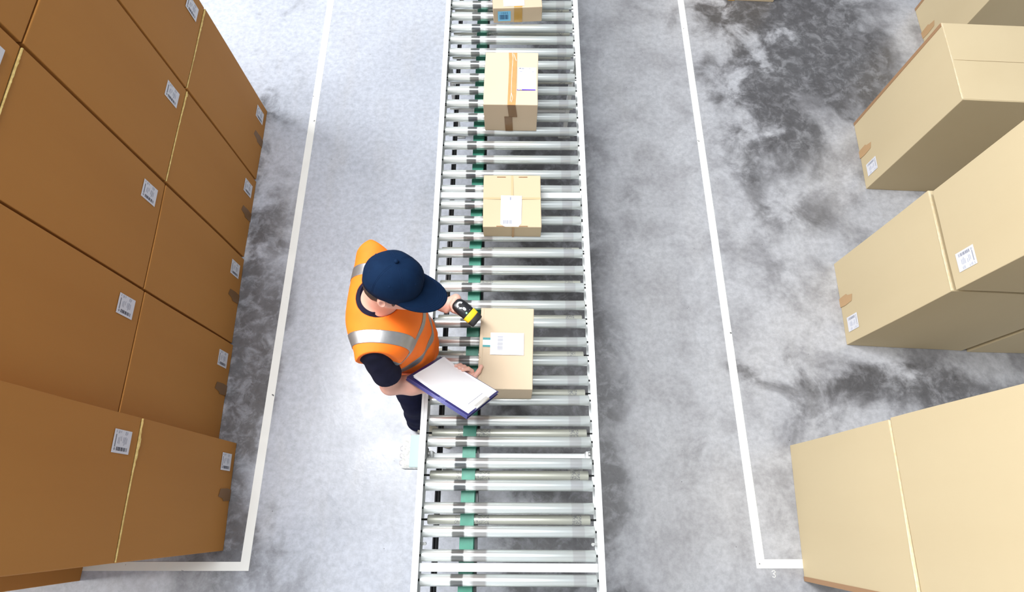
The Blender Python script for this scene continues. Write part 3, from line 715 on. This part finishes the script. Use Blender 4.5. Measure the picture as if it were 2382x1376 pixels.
# ------------------------------------------------------------------ barcode scanner
sf = un(V3(.78, -.62, -.28)); sl_ = un(V3(.62, .78, 0)); su = np.cross(sf, sl_); su = su if su[2] > 0 else -su
S0 = V3(-.212, .8905, 1.085)                      # middle of the head
scan = empty('barcode_scanner', Vector(S0), label='black and yellow handheld barcode scanner with lit green light, gripped over the parcel', cat='scanner')
HT, HB = S0 - sf * .040 - su * .012, S0 - sf * .085 - su * .125
hd = un(HB - HT)
def loft(name, secs, mat, parent, axis=(sf, sl_, su), n=28, p=2.6, ws=1.12):
    """closed body through superellipse sections (t along f, half width, up half, down half, drop)"""
    v = []; f = []; F_, L_, U_ = axis
    for (t, wv, up, dn, dz) in secs:
        for i in range(n):
            a = 2 * math.pi * i / n; c_, s_ = math.cos(a), math.sin(a)
            x = math.copysign(abs(c_) ** (2 / p), c_) * wv * ws; y = math.copysign(abs(s_) ** (2 / p), s_) * (up if s_ > 0 else dn)
            v.append(Vector(F_ * t + L_ * x + U_ * (y + dz)))
    for k in range(len(secs) - 1):
        for i in range(n): f.append((k * n + i, k * n + (i + 1) % n, (k + 1) * n + (i + 1) % n, (k + 1) * n + i))
    f.append(tuple(range(n))[::-1]); f.append(tuple((len(secs) - 1) * n + i for i in range(n)))
    o = obj(name, (v, f), mat, parent, True); 
    bm = bmesh.new(); bm.from_mesh(o.data); bmesh.ops.recalc_face_normals(bm, faces=bm.faces[:]); bm.to_mesh(o.data); bm.free(); return o
loft('housing', [(-.0735, .010, .006, .008, -.004), (-.071, .018, .011, .013, -.003), (-.062, .0265, .016, .017, -.002), (-.045, .0305, .019, .019, 0), (-.015, .0315, .020, .020, 0), (.020, .030, .019, .020, 0), (.034, .0295, .0185, .0195, 0)], M['black'], scan)
loft('yellow_band', [(.012, .0318, .0205, .016, .0), (.016, .0325, .0215, .020, .0), (.036, .0315, .0210, .0205, -.0005), (.041, .0305, .0200, .0205, -.001)], M['yellow'], scan)
loft('front_bumper', [(.036, .0285, .0185, .021, -.001), (.041, .0315, .0205, .0225, -.0015), (.060, .0305, .0195, .0225, -.002), (.068, .0285, .017, .020, -.002), (.070, .024, .013, .016, -.002)], M['black_rubber'], scan)
hn_ = loft('handle', [(0, .015, .019, .019, 0), (.03, .014, .018, .018, 0), (.08, .0145, .019, .019, 0), (.112, .017, .023, .023, 0), (.118, .015, .021, .021, 0)], M['black_rubber'], scan, axis=(hd, sl_, un(np.cross(hd, sl_))))
hn_.location = Vector(HT - S0)
def pt(a, b, c=0.): return Vector(sf * a + sl_ * b + su * (c))
def arc_key(name, r0, r1, a0, a1, ca, mat, h0=.0165, h1=.0212):
    bm = bmesh.new(); n = 14; pts = []
    for i in range(n + 1): a = a0 + (a1 - a0) * i / n; pts.append(pt(ca + r1 * math.cos(a), r1 * .95 * math.sin(a), h0))
    for i in range(n, -1, -1): a = a0 + (a1 - a0) * i / n; pts.append(pt(ca + r0 * math.cos(a), r0 * .95 * math.sin(a), h0))
    prism(bm, pts, su, h1 - h0); return obj(name, bm, mat, scan)
arc_key('key', .010, .0185, R(95), R(265), -.042, M['silver'])
arc_key('key', .0, .0075, R(0), R(360), -.040, M['black_rubber'], .016, .0208)
arc_key('key', .010, .0175, R(-70), R(-15), -.042, M['silver'], .0165, .0208)
bm = bmesh.new(); prism(bm, [pt(-.018 + .011 * math.cos(a) * (1.0 if math.cos(a) > 0 else .8), .0065 * math.sin(a), .0185) for a in [2 * math.pi * i / 20 for i in range(20)]], su, .0022); obj('key', bm, M['silver'], scan)
bm = bmesh.new(); prism(bm, [pt(.003 + .0032 * math.cos(a), -.008 + .0032 * math.sin(a), .0185) for a in [2 * math.pi * i / 14 for i in range(14)]], su, .0028); tag(obj('status_light', bm, M['led'], scan), label='small glowing green light')
bm = bmesh.new(); prism(bm, [pt(.004 + .0012 * math.cos(a), .014 + .0012 * math.sin(a), .018) for a in [2 * math.pi * i / 10 for i in range(10)]], su, .0028); obj('indicator', bm, M['silver'], scan)
tg_ = loft('trigger', [(0, .006, .007, .007, 0), (.02, .006, .010, .006, 0), (.036, .005, .007, .005, 0)], M['black'], scan, axis=(hd, sl_, un(sf)))
tg_.location = Vector(HT - S0 + hd * .018 + un(sf) * .016)

# ------------------------------------------------------------------ the worker
per = empty('person', (-.56, .75, 0), label='man in navy cap and orange vest standing at the conveyor with scanner and clipboard', cat='person')
HC = V3(-.430, .818, 1.646); fh = un(V3(.975, -.215, 0)); hp = R(13); hroll = R(14)
hf = fh * math.cos(hp) - V3(0, 0, 1) * math.sin(hp); hu = fh * math.sin(hp) + V3(0, 0, 1) * math.cos(hp); hr = np.cross(hf, hu)   # forward, up, right
hu, hr = hu * math.cos(hroll) - hr * math.sin(hroll), hr * math.cos(hroll) + hu * math.sin(hroll)
hax = (hf, hr, hu)
H = lambda a, b, c: HC + hf * a + hr * b + hu * c
body = SDF((-.80, .38, .84), (-.08, 1.20, 1.84), .0030)
# torso and neck
body.ell((-.535, .80, 1.27), (.115, .17, .20), k=.05); body.ell((-.525, .765, 1.03), (.105, .145, .20), k=.06)
body.cone((-.56, .65, 1.40), (-.58, 1.00, 1.40), .055, .055, .05)
body.cone((-.555, .805, 1.42), H(-.045, 0, -.075), .062, .056, .05)
body.cone((-.53, .80, 1.43), H(.0, 0, -.09), .05, .045, .04)
# head
body.ell(H(-.010, 0, .012), (.090, .071, .086), hax, .02)
body.ell(H(.022, 0, -.055), (.070, .060, .068), hax, .03)
body.cone(H(.062, -.012, -.108), H(.062, .012, -.108), .020, .020, .03)
body.cone(H(-.01, .052, -.085), H(.055, .022, -.105), .018, .018, .03); body.cone(H(-.01, -.052, -.085), H(.055, -.022, -.105), .018, .018, .03)
body.cone(H(.086, 0, -.012), H(.104, 0, -.048), .008, .012, .014); body.ell(H(.096, .012, -.050), (.009, .008, .007), hax, .008); body.ell(H(.096, -.012, -.050), (.009, .008, .007), hax, .008)
body.cone(H(.080, -.035, .004), H(.080, .035, .004), .010, .010, .02)
for s in (-1, 1):
    body.ell(H(.086, s * .030, -.014), (.012, .016, .010), hax, .012, 'sub'); body.ell(H(.072, s * .030, -.014), (.013, .013, .012), hax, .004)
    body.ell(H(.050, s * .049, -.048), (.026, .019, .022), hax, .02)
    # ear: rim with a hollow
    ec = H(-.026, s * .086, -.040)
    body.ell(ec, (.019, .009, .031), (un(hf + hr * s * .35), un(hr * s - hf * .35), hu), .008)
    body.ell(ec + hr * s * .008 + hf * .005, (.010, .007, .017), (un(hf + hr * s * .35), un(hr * s - hf * .35), hu), .006, 'sub')
body.cone(H(.088, -.020, -.078), H(.088, .020, -.078), .007, .007, .008); body.cone(H(.085, -.017, -.090), H(.085, .017, -.090), .008, .008, .008)
body.cone(H(.098, -.022, -.0840), H(.098, .022, -.0840), .0022, .0022, .004, 'sub')
# right arm (near the bottom of the picture) going under the folder
def CP(a, b, c): return ctr + e1 * a + e2 * b + e3 * c
shR, elR = V3(-.560, .635, 1.385), V3(-.537, .545, 1.100)
wrR = V3(-.315, .560, 1.012)
body.cone(shR, elR, .050, .043, .02); body.cone(elR, elR * .6 + wrR * .4, .044, .043, .02); body.cone(elR * .6 + wrR * .4, wrR, .043, .027, .02)
pmR = V3(-.245, .582, .990)
def finger(pts, rs): body.chain([np.array(p) for p in pts], rs, .0045)
tipI = V3(-.143, .652, 1.003)
E = lambda s: B_ + (C_ - B_) * s
mc = [E(.30) - e2 * .050 - e3 * .040, E(.37) - e2 * .046 - e3 * .040, E(.44) - e2 * .042 - e3 * .040, E(.51) - e2 * .036 - e3 * .038]
body.cone(wrR, (mc[0] + mc[1]) / 2, .026, .017, .02); body.cone(wrR, (mc[2] + mc[3]) / 2, .026, .018, .02); body.cone(mc[0], mc[3], .014, .015, .015)
tipsS = []
for i, (s_, ds, ext) in enumerate(((.335, -.040, .018), (.395, -.04, .022), (.46, -.045, .026))):
    r_ = (.0092, .0098, .0104)[i]
    p1 = E(s_ + .03) + e2 * ext * .55 - e3 * .022; p2 = E(s_ + .035) + e2 * ext + e3 * .001; p3 = E(s_ - .005) + e2 * (ext * .35) + e3 * .0165; p4 = E(s_ + ds) - e2 * .014 + e3 * .0150
    finger([mc[i], p1, p2, p3, p4], [r_ + .002, r_ + .001, r_, r_ - .0004, r_ - .0012]); tipsS.append((p3, p4, r_))
finger([mc[3], E(.56) + e2 * .016 - e3 * .020, (E(.56) + e2 * .020 - e3 * .018) * .45 + tipI * .55 + V3(.003, -.003, .006), tipI], [.013, .0122, .0108, .0094])
finger([wrR + V3(.02, -.02, -.005), CP(.045, .005, -.050), CP(.075, .020, -.036), CP(.095, .030, -.030)], [.018, .013, .011, .010])     # thumb under the folder
# left arm towards the scanner
shL, elL = V3(-.585, 1.005, 1.385), V3(-.560, .975, 1.100)
hm = HT + hd * .045                                    # grip centre on the handle
ff = un(V3(.78, -.62, 0))
wrL = V3(-.322, .940, 1.040)
body.cone(shL, elL, .050, .043, .02); body.cone(elL, elL * .6 + wrL * .4, .044, .042, .02); body.cone(elL * .6 + wrL * .4, wrL, .042, .027, .02)
pal = hm - ff * .022 + sl_ * .026
body.cone(wrL, pal + V3(0, 0, .018), .026, .020, .02); body.cone(wrL, pal - V3(0, 0, .014), .024, .018, .02)
body.cone(pal + V3(0, 0, .022) + ff * .012, pal - V3(0, 0, .022) + ff * .008, .0165, .015, .015)
tipsN = []
for i in range(4):
    q = hm + hd * (-.030 + .0195 * i); r_ = (.0088, .0090, .0085, .0078)[i]; o_ = (.006 if i == 0 else 0)
    pts = [q + sl_ * .030 + ff * .004, q + sl_ * .024 + ff * (.028 + o_), q - sl_ * .002 + ff * (.032 + o_), q - sl_ * .024 + ff * (.018 + o_), q - sl_ * .027 - ff * .002]
    finger(pts, [r_ + .002, r_ + .0012, r_ + .0004, r_, r_ - .0008])
q = hm - hd * .034
finger([wrL + ff * .022 - sl_ * .012, q - ff * .034 + sl_ * .010, q - ff * .030 - sl_ * .016, q - ff * .004 - sl_ * .031], [.017, .0135, .0115, .0095])
V, F = body.mesh(); bo = npobj('body', V, F, M['skin'], per)
sm = bo.modifiers.new('smooth', 'SMOOTH'); sm.factor = .5; sm.iterations = 2
# nails
for p3, p4, r_ in tipsS:
    d = un(p4 - p3); n_ = un(e3 - d * (e3 @ d)); s_ = np.cross(d, n_)
    c = p4 + n_ * (r_ - .0020) + d * .002
    mt = Matrix(((d[0], s_[0], n_[0], c[0]), (d[1], s_[1], n_[1], c[1]), (d[2], s_[2], n_[2], c[2]), (0, 0, 0, 1)))
    bm = bmesh.new(); bmesh.ops.create_uvsphere(bm, u_segments=12, v_segments=8, radius=1, matrix=mt @ Matrix.Diagonal((.0060, .0052, .0016, 1)))
    for f in bm.faces: f.smooth = True
    keep(obj('fingernail', bm, M['nail'], None), per)
# hair
hs = SDF(HC - .15, HC + .15, .0028)
hs.ell(H(-.012, 0, .004), (.094, .0765, .088), hax, .0); hs.ell(H(-.050, 0, -.048), (.068, .077, .058), hax, .02)
hs.plane(H(.055, 0, 0), hf); 
for s in (-1, 1): hs.ell(H(.030, s * .085, -.085), (.040, .05, .055), hax, .006, 'sub'); hs.ell(H(-.020, s * .092, -.042), (.021, .024, .030), hax, .004, 'sub')
hs.plane(H(-.045, 0, -.090), un(-hu * 1.0 + hf * .15), .01)
for s in (-1, 1): hs.cone(H(.014, s * .0745, -.012), H(.016, s * .0725, -.058), .0095, .0060, .004)
for s in (-1, 1): hs.cone(H(.094, s * .018, .004), H(.086, s * .046, .006), .0035, .0025, .0)
hs.warp(lambda X, Y_, Z: .0012 * np.sin(X * 900 + Z * 300) * np.sin(Y_ * 800))
V, F = hs.mesh(); npobj('hair', V, F, M['hair'], per)
# cap crown: six panels over the skull
def cap_pt(az, el, off=0.):
    ce, se = math.cos(el) ** .78, math.sin(el) ** .88 if el > 0 else 0
    rx, ry = .1115 + off, .0935 + off
    px_, py_ = rx * ce * math.cos(az), ry * ce * math.sin(az)
    seam = .0018 * abs(math.sin(3 * az)) * ce
    up = (.112 + off) * se
    front = max(0, math.cos(az)) * ce
    px_ += .004 * front * se
    dent = .0025 * math.sin(5 * az + 1) * math.sin(2.2 * el) * ce + .004 * math.exp(-((az - 1.0) / .3) ** 2 - ((el - .55) / .35) ** 2)
    k = 1 + (seam - dent) / .1
    return H(-.010 + px_ * k, py_ * k, .0 + up - .012 * (1 - se) * math.cos(az) * 0 - .010 * (1 - se) * max(0, -math.cos(az)))
nA, nE = 96, 24; v = []; f = []
for j in range(nE):
    for i in range(nA): v.append(Vector(cap_pt(2 * math.pi * i / nA, (math.pi / 2) * .985 * j / (nE - 1)) if j else cap_pt(2 * math.pi * i / nA, 0) - hu * (.012 + .022 * math.sin(2 * math.pi * i / nA) ** 2 * max(0, math.cos(2 * math.pi * i / nA)) ** .5)))
v.append(Vector(cap_pt(0, math.pi / 2)))
for j in range(nE - 1):
    for i in range(nA): f.append((j * nA + i, j * nA + (i + 1) % nA, (j + 1) * nA + (i + 1) % nA, (j + 1) * nA + i))
for i in range(nA): f.append(((nE - 1) * nA + i, (nE - 1) * nA + (i + 1) % nA, len(v) - 1))
cap = keep(obj('cap', (v, f), M['cap'], None, True), per)
so = cap.modifiers.new('thick', 'SOLIDIFY'); so.thickness = .003; so.offset = 1
def capkid(name, bm, m):
    o = obj(name, bm, m, None); o.parent = cap; o.matrix_parent_inverse = (cap.matrix_parent_inverse.copy() @ Matrix.Translation((0, 0, 0))).inverted() if False else Matrix.Identity(4); return o
bm = bmesh.new(); bmesh.ops.create_uvsphere(bm, u_segments=20, v_segments=12, radius=.0085, matrix=Matrix.Translation(Vector(H(-.010, 0, .1155)))); 
for q in bm.faces: q.smooth = True
capkid('cap_button', bm, M['cap'])
bm = bmesh.new()
for k in range(6):
    az = math.pi / 3 * k
    for s_ in (-.022, .022):
        pts = [Vector(cap_pt(az + s_ / max(.25, math.cos(e_)), e_, .0004)) for e_ in np.linspace(.02, 1.42, 18)]
        for a, b in zip(pts, pts[1:]): cyl(bm, a, b, .0004, n=5, caps=False)
capkid('seam_stitching', bm, M['stitch'])
for k in range(6):
    bm = bmesh.new()
    p = cap_pt(math.pi / 3 * (k + .5), .62, .0002); n_ = un(p - H(-.01, 0, 0))
    q = Vector(n_).to_track_quat('Z', 'Y')
    for i in range(10):
        a0, a1 = 2 * math.pi * i / 10, 2 * math.pi * (i + 1) / 10
        cyl(bm, Vector(p) + q @ Vector((.0026 * math.cos(a0), .0026 * math.sin(a0), 0)), Vector(p) + q @ Vector((.0026 * math.cos(a1), .0026 * math.sin(a1), 0)), .0008, n=5, caps=False)
    capkid('eyelet', bm, M['stitch'])
def brim_pt(t, s, off=0.):
    az = t * R(70)
    b0 = np.array([-.010 + .1085 * math.cos(az), .0915 * math.sin(az)])
    reach = .104 * (math.cos(t * math.pi / 2) ** .5 if abs(t) < 1 else 0)
    out = np.array([1.0, .18 * math.sin(az)])
    p = b0 + out * reach * s
    lat = p[1] / .095
    z = -.006 - .028 * s * (reach / .104) - .022 * lat * lat * (.35 + .65 * s) + .006 * s * (1 - s)
    return H(p[0], p[1], z + off)
nt_, ns_ = 48, 14; v = []; f = []
for lay in (0, 1):
    for i in range(nt_ + 1):
        for j in range(ns_ + 1): v.append(Vector(brim_pt(-1 + 2 * i / nt_, j / ns_, .0 if lay else -.0035)))
st = (nt_ + 1) * (ns_ + 1); ix = lambda l, i, j: l * st + i * (ns_ + 1) + j
for i in range(nt_):
    for j in range(ns_):
        f.append((ix(1, i, j), ix(1, i + 1, j), ix(1, i + 1, j + 1), ix(1, i, j + 1))); f.append((ix(0, i, j), ix(0, i, j + 1), ix(0, i + 1, j + 1), ix(0, i + 1, j)))
    for j in (0, ns_): f.append((ix(0, i, j), ix(0, i + 1, j), ix(1, i + 1, j), ix(1, i, j)))
brim = obj('brim', (v, f), M['cap'], cap, True)
bm = bmesh.new(); bm.from_mesh(brim.data); bmesh.ops.remove_doubles(bm, verts=bm.verts[:], dist=1e-5); bmesh.ops.recalc_face_normals(bm, faces=bm.faces[:]); bm.to_mesh(brim.data); bm.free()
bm = bmesh.new()
for s_ in (.62, .70, .78, .86, .94):
    pts = [Vector(brim_pt(t_, s_, .0006)) for t_ in np.linspace(-.93, .93, 40)]
    for a, b in zip(pts, pts[1:]): cyl(bm, a, b, .0006, n=5, caps=False)
o = obj('brim_stitching', bm, M['stitch'], cap)
# shirt: torso, collar and two sleeves
fold = lambda a, kx, ky, kz, p: (lambda X, Y_, Z: a * np.sin(kx * X + ky * Y_ + kz * Z + p))
sh = SDF((-.76, .42, .84), (-.30, 1.16, 1.56), .0042)
sh.ell((-.535, .80, 1.27), (.130, .19, .21), k=.05); sh.ell((-.510, .765, 1.03), (.128, .155, .20), k=.06)
sh.cone((-.56, .64, 1.40), (-.58, 1.01, 1.40), .064, .064, .05)
slR = V3(-.530, .566, 1.225)
sh.cone(shR, slR, .064, .062, .03)
dS = un(slR - shR); 
slL = V3(-.565, 1.005, 1.21)
sh.cone(shL, slL, .062, .060, .03)
sh.cone((-.540, .816, 1.44), (-.530, .816, 1.475), .088, .078, .03)
sh.warp(lambda X, Y_, Z: .0020 * np.sin(45 * Z + 35 * X + 30 * Y_) * np.sin(28 * Y_ - 22 * Z + 10 * X) + .0008 * np.sin(70 * Z - 60 * X + 40 * Y_))
# open ends
def cutcap(g, p, n, r):
    p = np.array(p); n = un(n); g.cone(p + n * (r * .9), p + n * (r * 2.4), r * 1.5, r * 1.5, 0, 'sub') if False else None
def slab_cut(g, p, n, r, depth):
    """remove everything beyond plane (p, n) within radius r"""
    sl, (X, Y_, Z) = g.loc(p - r, p + r, .01)
    d = (X - p[0]) * n[0] + (Y_ - p[1]) * n[1] + (Z - p[2]) * n[2]
    rad = np.sqrt((X - p[0]) ** 2 + (Y_ - p[1]) ** 2 + (Z - p[2]) ** 2) - r
    box = np.maximum(np.maximum(-d, d - depth), rad)
    g.D[sl] = np.maximum(g.D[sl], -box)
slab_cut(sh, slR + dS * .02, dS, .085, .09)
sh.cone(slR + dS * .00, slR + dS * .06, .053, .050, 0, 'sub')
# collar opening around the neck
nk0, nk1 = V3(-.548, .805, 1.40), V3(-.505, .808, 1.56)
slab_cut(sh, V3(-.535, .816, 1.500), un(V3(-.20, 0, 1)), .15, .2)
sh.cone(V3(-.536, .816, 1.455), V3(-.500, .818, 1.56), .0655, .074, 0, 'sub')
sh.plane((0, 0, .86), (0, 0, -1))
V, F = sh.mesh(); shirt = npobj('shirt', V, F, M['shirt'], per)
v = []; f = []; n = 72; prof = [(.0755, -.040), (.0790, -.020), (.0775, .004), (.0740, .008), (.0705, .003), (.0700, -.018), (.0680, -.040)]
for i in range(n):
    a = 2 * math.pi * i / n; fr = math.cos(a)
    for r_, h_ in prof:
        z_ = 1.492 + h_ - .030 * max(0, fr) ** 1.5 + .004 * min(0, fr) + .0015 * math.sin(5 * a)
        rr = r_ * (1 + .03 * math.sin(3 * a + 1)) + (.012 * max(0, fr) ** 2)
        v.append((-.533 + rr * math.cos(a) * 1.04 + (z_ - 1.47) * .25, .817 + rr * math.sin(a) * .98, z_))
m_ = len(prof)
for i in range(n):
    for k in range(m_): f.append((i * m_ + k, i * m_ + (k + 1) % m_, ((i + 1) % n) * m_ + (k + 1) % m_, ((i + 1) % n) * m_ + k))
b2 = bmesh.new(); me_ = bpy.data.meshes.new('c'); me_.from_pydata(v, [], f); b2.from_mesh(me_); bmesh.ops.recalc_face_normals(b2, faces=b2.faces[:])
co_ = obj('collar', b2, M['shirt'], None, True); co_.parent = shirt
q = co_.modifiers.new('sub', 'SUBSURF'); q.levels = 1; q.render_levels = 2
# vest
ve = SDF((-.80, .44, .80), (-.26, 1.14, 1.52), .0042)
ve.ell((-.530, .80, 1.27), (.158, .212, .215), k=.05); ve.ell((-.505, .772, 1.00), (.152, .178, .30), k=.07)
ve.cone((-.545, .60, 1.392), (-.582, 1.04, 1.395), .080, .078, .06); ve.ell((-.580, .825, 1.37), (.092, .22, .092), k=.05)
ve.cone((-.49, .66, 1.36), (-.51, .96, 1.36), .075, .075, .06)
ve.warp(lambda X, Y_, Z: .0045 * np.sin(26 * Y_ + 16 * Z + 1.0) * np.sin(14 * Z + 2) + .003 * np.sin(58 * Y_ - 34 * Z + 20 * X) * np.clip((1.35 - Z) / .2, 0, 1) + .002 * np.sin(90 * Z + 40 * Y_) * np.clip((1.2 - Z) / .2, 0, 1))
ve.cone(V3(-.536, .818, 1.43), V3(-.516, .820, 1.62), .086, .100, .006, 'sub')
ve.plane((0, .580, 1.3), (0, -1, -.10)); ve.ell((-.525, .565, 1.38), (.085, .034, .13), k=.006, op='sub'); ve.plane((-.588, 1.082, 1.43), (-.55, .83, -.05), .01); ve.plane((-.588, 1.080, 1.43), (.50, .86, -.05), .01)
# arm holes: the side below the shoulder falls inside the sleeve line
slab_cut(ve, V3(-.545, .600, 1.22), V3(0, -1, .0), .10, .1)
ve.plane((0, 0, .845), (0, 0, -1))
V, F = ve.mesh()
vest = npobj('vest', V, F, M['vest'], per)
sm = None
# reflective bands: the vest mesh is cut along the band edges and the band faces lifted off
bm = bmesh.new(); bm.from_mesh(vest.data)
def bis(p, n): bmesh.ops.bisect_plane(bm, geom=bm.verts[:] + bm.edges[:] + bm.faces[:], plane_co=p, plane_no=n, dist=1e-6)
UH, LH = (1.290, 1.332), (1.108, 1.150); tilt = Vector((-.05, 0, 1)).normalized()
T0 = Vector((-.40, .8, 0))
for zz in UH + LH: bis(T0 + Vector((0, 0, zz)), tilt)
BR = ((.628, .680), (.915, .965))
for y0_, y1_ in BR: bis((0, y0_, 0), (0, 1, 0)); bis((0, y1_, 0), (0, 1, 0))
bm.faces.ensure_lookup_table()
cls = {'UH': [], 'LH': [], 'BR0': [], 'BR1': []}
for f_ in bm.faces:
    c = f_.calc_center_median(); h_ = (c - T0).dot(tilt) / tilt.z
    if f_.normal.z < -.8 and c.z < .87: continue
    if (UH[0] < h_ < UH[1]): k = 'UH'
    elif LH[0] < h_ < LH[1]: k = 'LH'
    elif h_ > UH[1] and BR[0][0] < c.y < BR[0][1] and (c.x > -.5 or c.x < -.5): k = 'BR0'
    elif h_ > UH[1] and BR[1][0] < c.y < BR[1][1]: k = 'BR1'
    else: continue
    cls[k].append(f_.index)
full = bpy.data.meshes.new('v'); bm.to_mesh(full); bm.free()
vest.data.materials.clear()
for k, ids in cls.items():
    s_ = set(ids); b2 = bmesh.new(); b2.from_mesh(full); b2.faces.ensure_lookup_table()
    bmesh.ops.delete(b2, geom=[f_ for f_ in b2.faces if f_.index not in s_], context='FACES')
    o = obj('reflective_band', b2, M['reflect'], None, True); o.parent = vest
    q = o.modifiers.new('thick', 'SOLIDIFY'); q.thickness = .0022; q.offset = 1
full.materials.append(M['vest']); full.polygons.foreach_set('use_smooth', np.ones(len(full.polygons), bool)); vest.data = full
# trousers
tr = SDF((-.74, .38, .02), (-.36, 1.12, .98), .006)
tr.ell((-.545, .765, .90), (.118, .165, .13), k=.05)
tr.cone((-.545, .685, .88), (-.530, .592, .50), .088, .072, .04); tr.cone((-.530, .592, .50), (-.572, .545, .10), .072, .064, .04)
tr.cone((-.550, .850, .88), (-.520, .945, .50), .088, .068, .04); tr.cone((-.520, .945, .50), (-.580, .975, .10), .068, .060, .04)
tr.warp(lambda X, Y_, Z: .005 * np.sin(26 * Z + 14 * X) * np.sin(22 * Y_ + 9 * Z) + .0022 * np.sin(60 * Z + 50 * Y_ + 35 * X) * np.clip((.45 - Z) / .3, 0, 1))
tr.plane((0, 0, .075), (0, 0, -1)); tr.plane((0, 0, .955), (0, 0, 1))
V, F = tr.mesh(); npobj('trousers', V, F, M['trousers'], per)
for (hx, hy), dv in (((-.585, .540), un(V3(.82, -.50, 0))), ((-.600, .975), un(V3(1, -.05, 0)))):
    g = SDF((-.72, .32, -.01), (-.22, 1.08, .14), .005)
    h0 = V3(hx, hy, 0); sd = np.cross(V3(0, 0, 1), dv)
    g.cone(h0 + V3(0, 0, .045), h0 + dv * .16 + V3(0, 0, .035), .042, .043, .02); g.cone(h0 + dv * .16 + V3(0, 0, .035), h0 + dv * .225 + V3(0, 0, .028), .043, .034, .02)
    g.cone(h0 + V3(0, 0, .05) + dv * .02, h0 + dv * .05 + V3(0, 0, .11), .040, .045, .03)
    g.plane((0, 0, .012), (0, 0, -1)); V, F = g.mesh(); sho = npobj('shoe', V, F, M['shoe'], per)
    g = SDF((-.72, .32, -.01), (-.22, 1.08, .05), .005)
    g.cone(h0 + V3(0, 0, .02), h0 + dv * .16 + V3(0, 0, .02), .043, .047, .01); g.cone(h0 + dv * .16 + V3(0, 0, .02), h0 + dv * .23 + V3(0, 0, .02), .047, .034, .01)
    g.plane((0, 0, .0), (0, 0, -1)); g.plane((0, 0, .018), (0, 0, 1)); V, F = g.mesh(); so_ = npobj('sole', V, F, M['sole'], None); so_.parent = sho
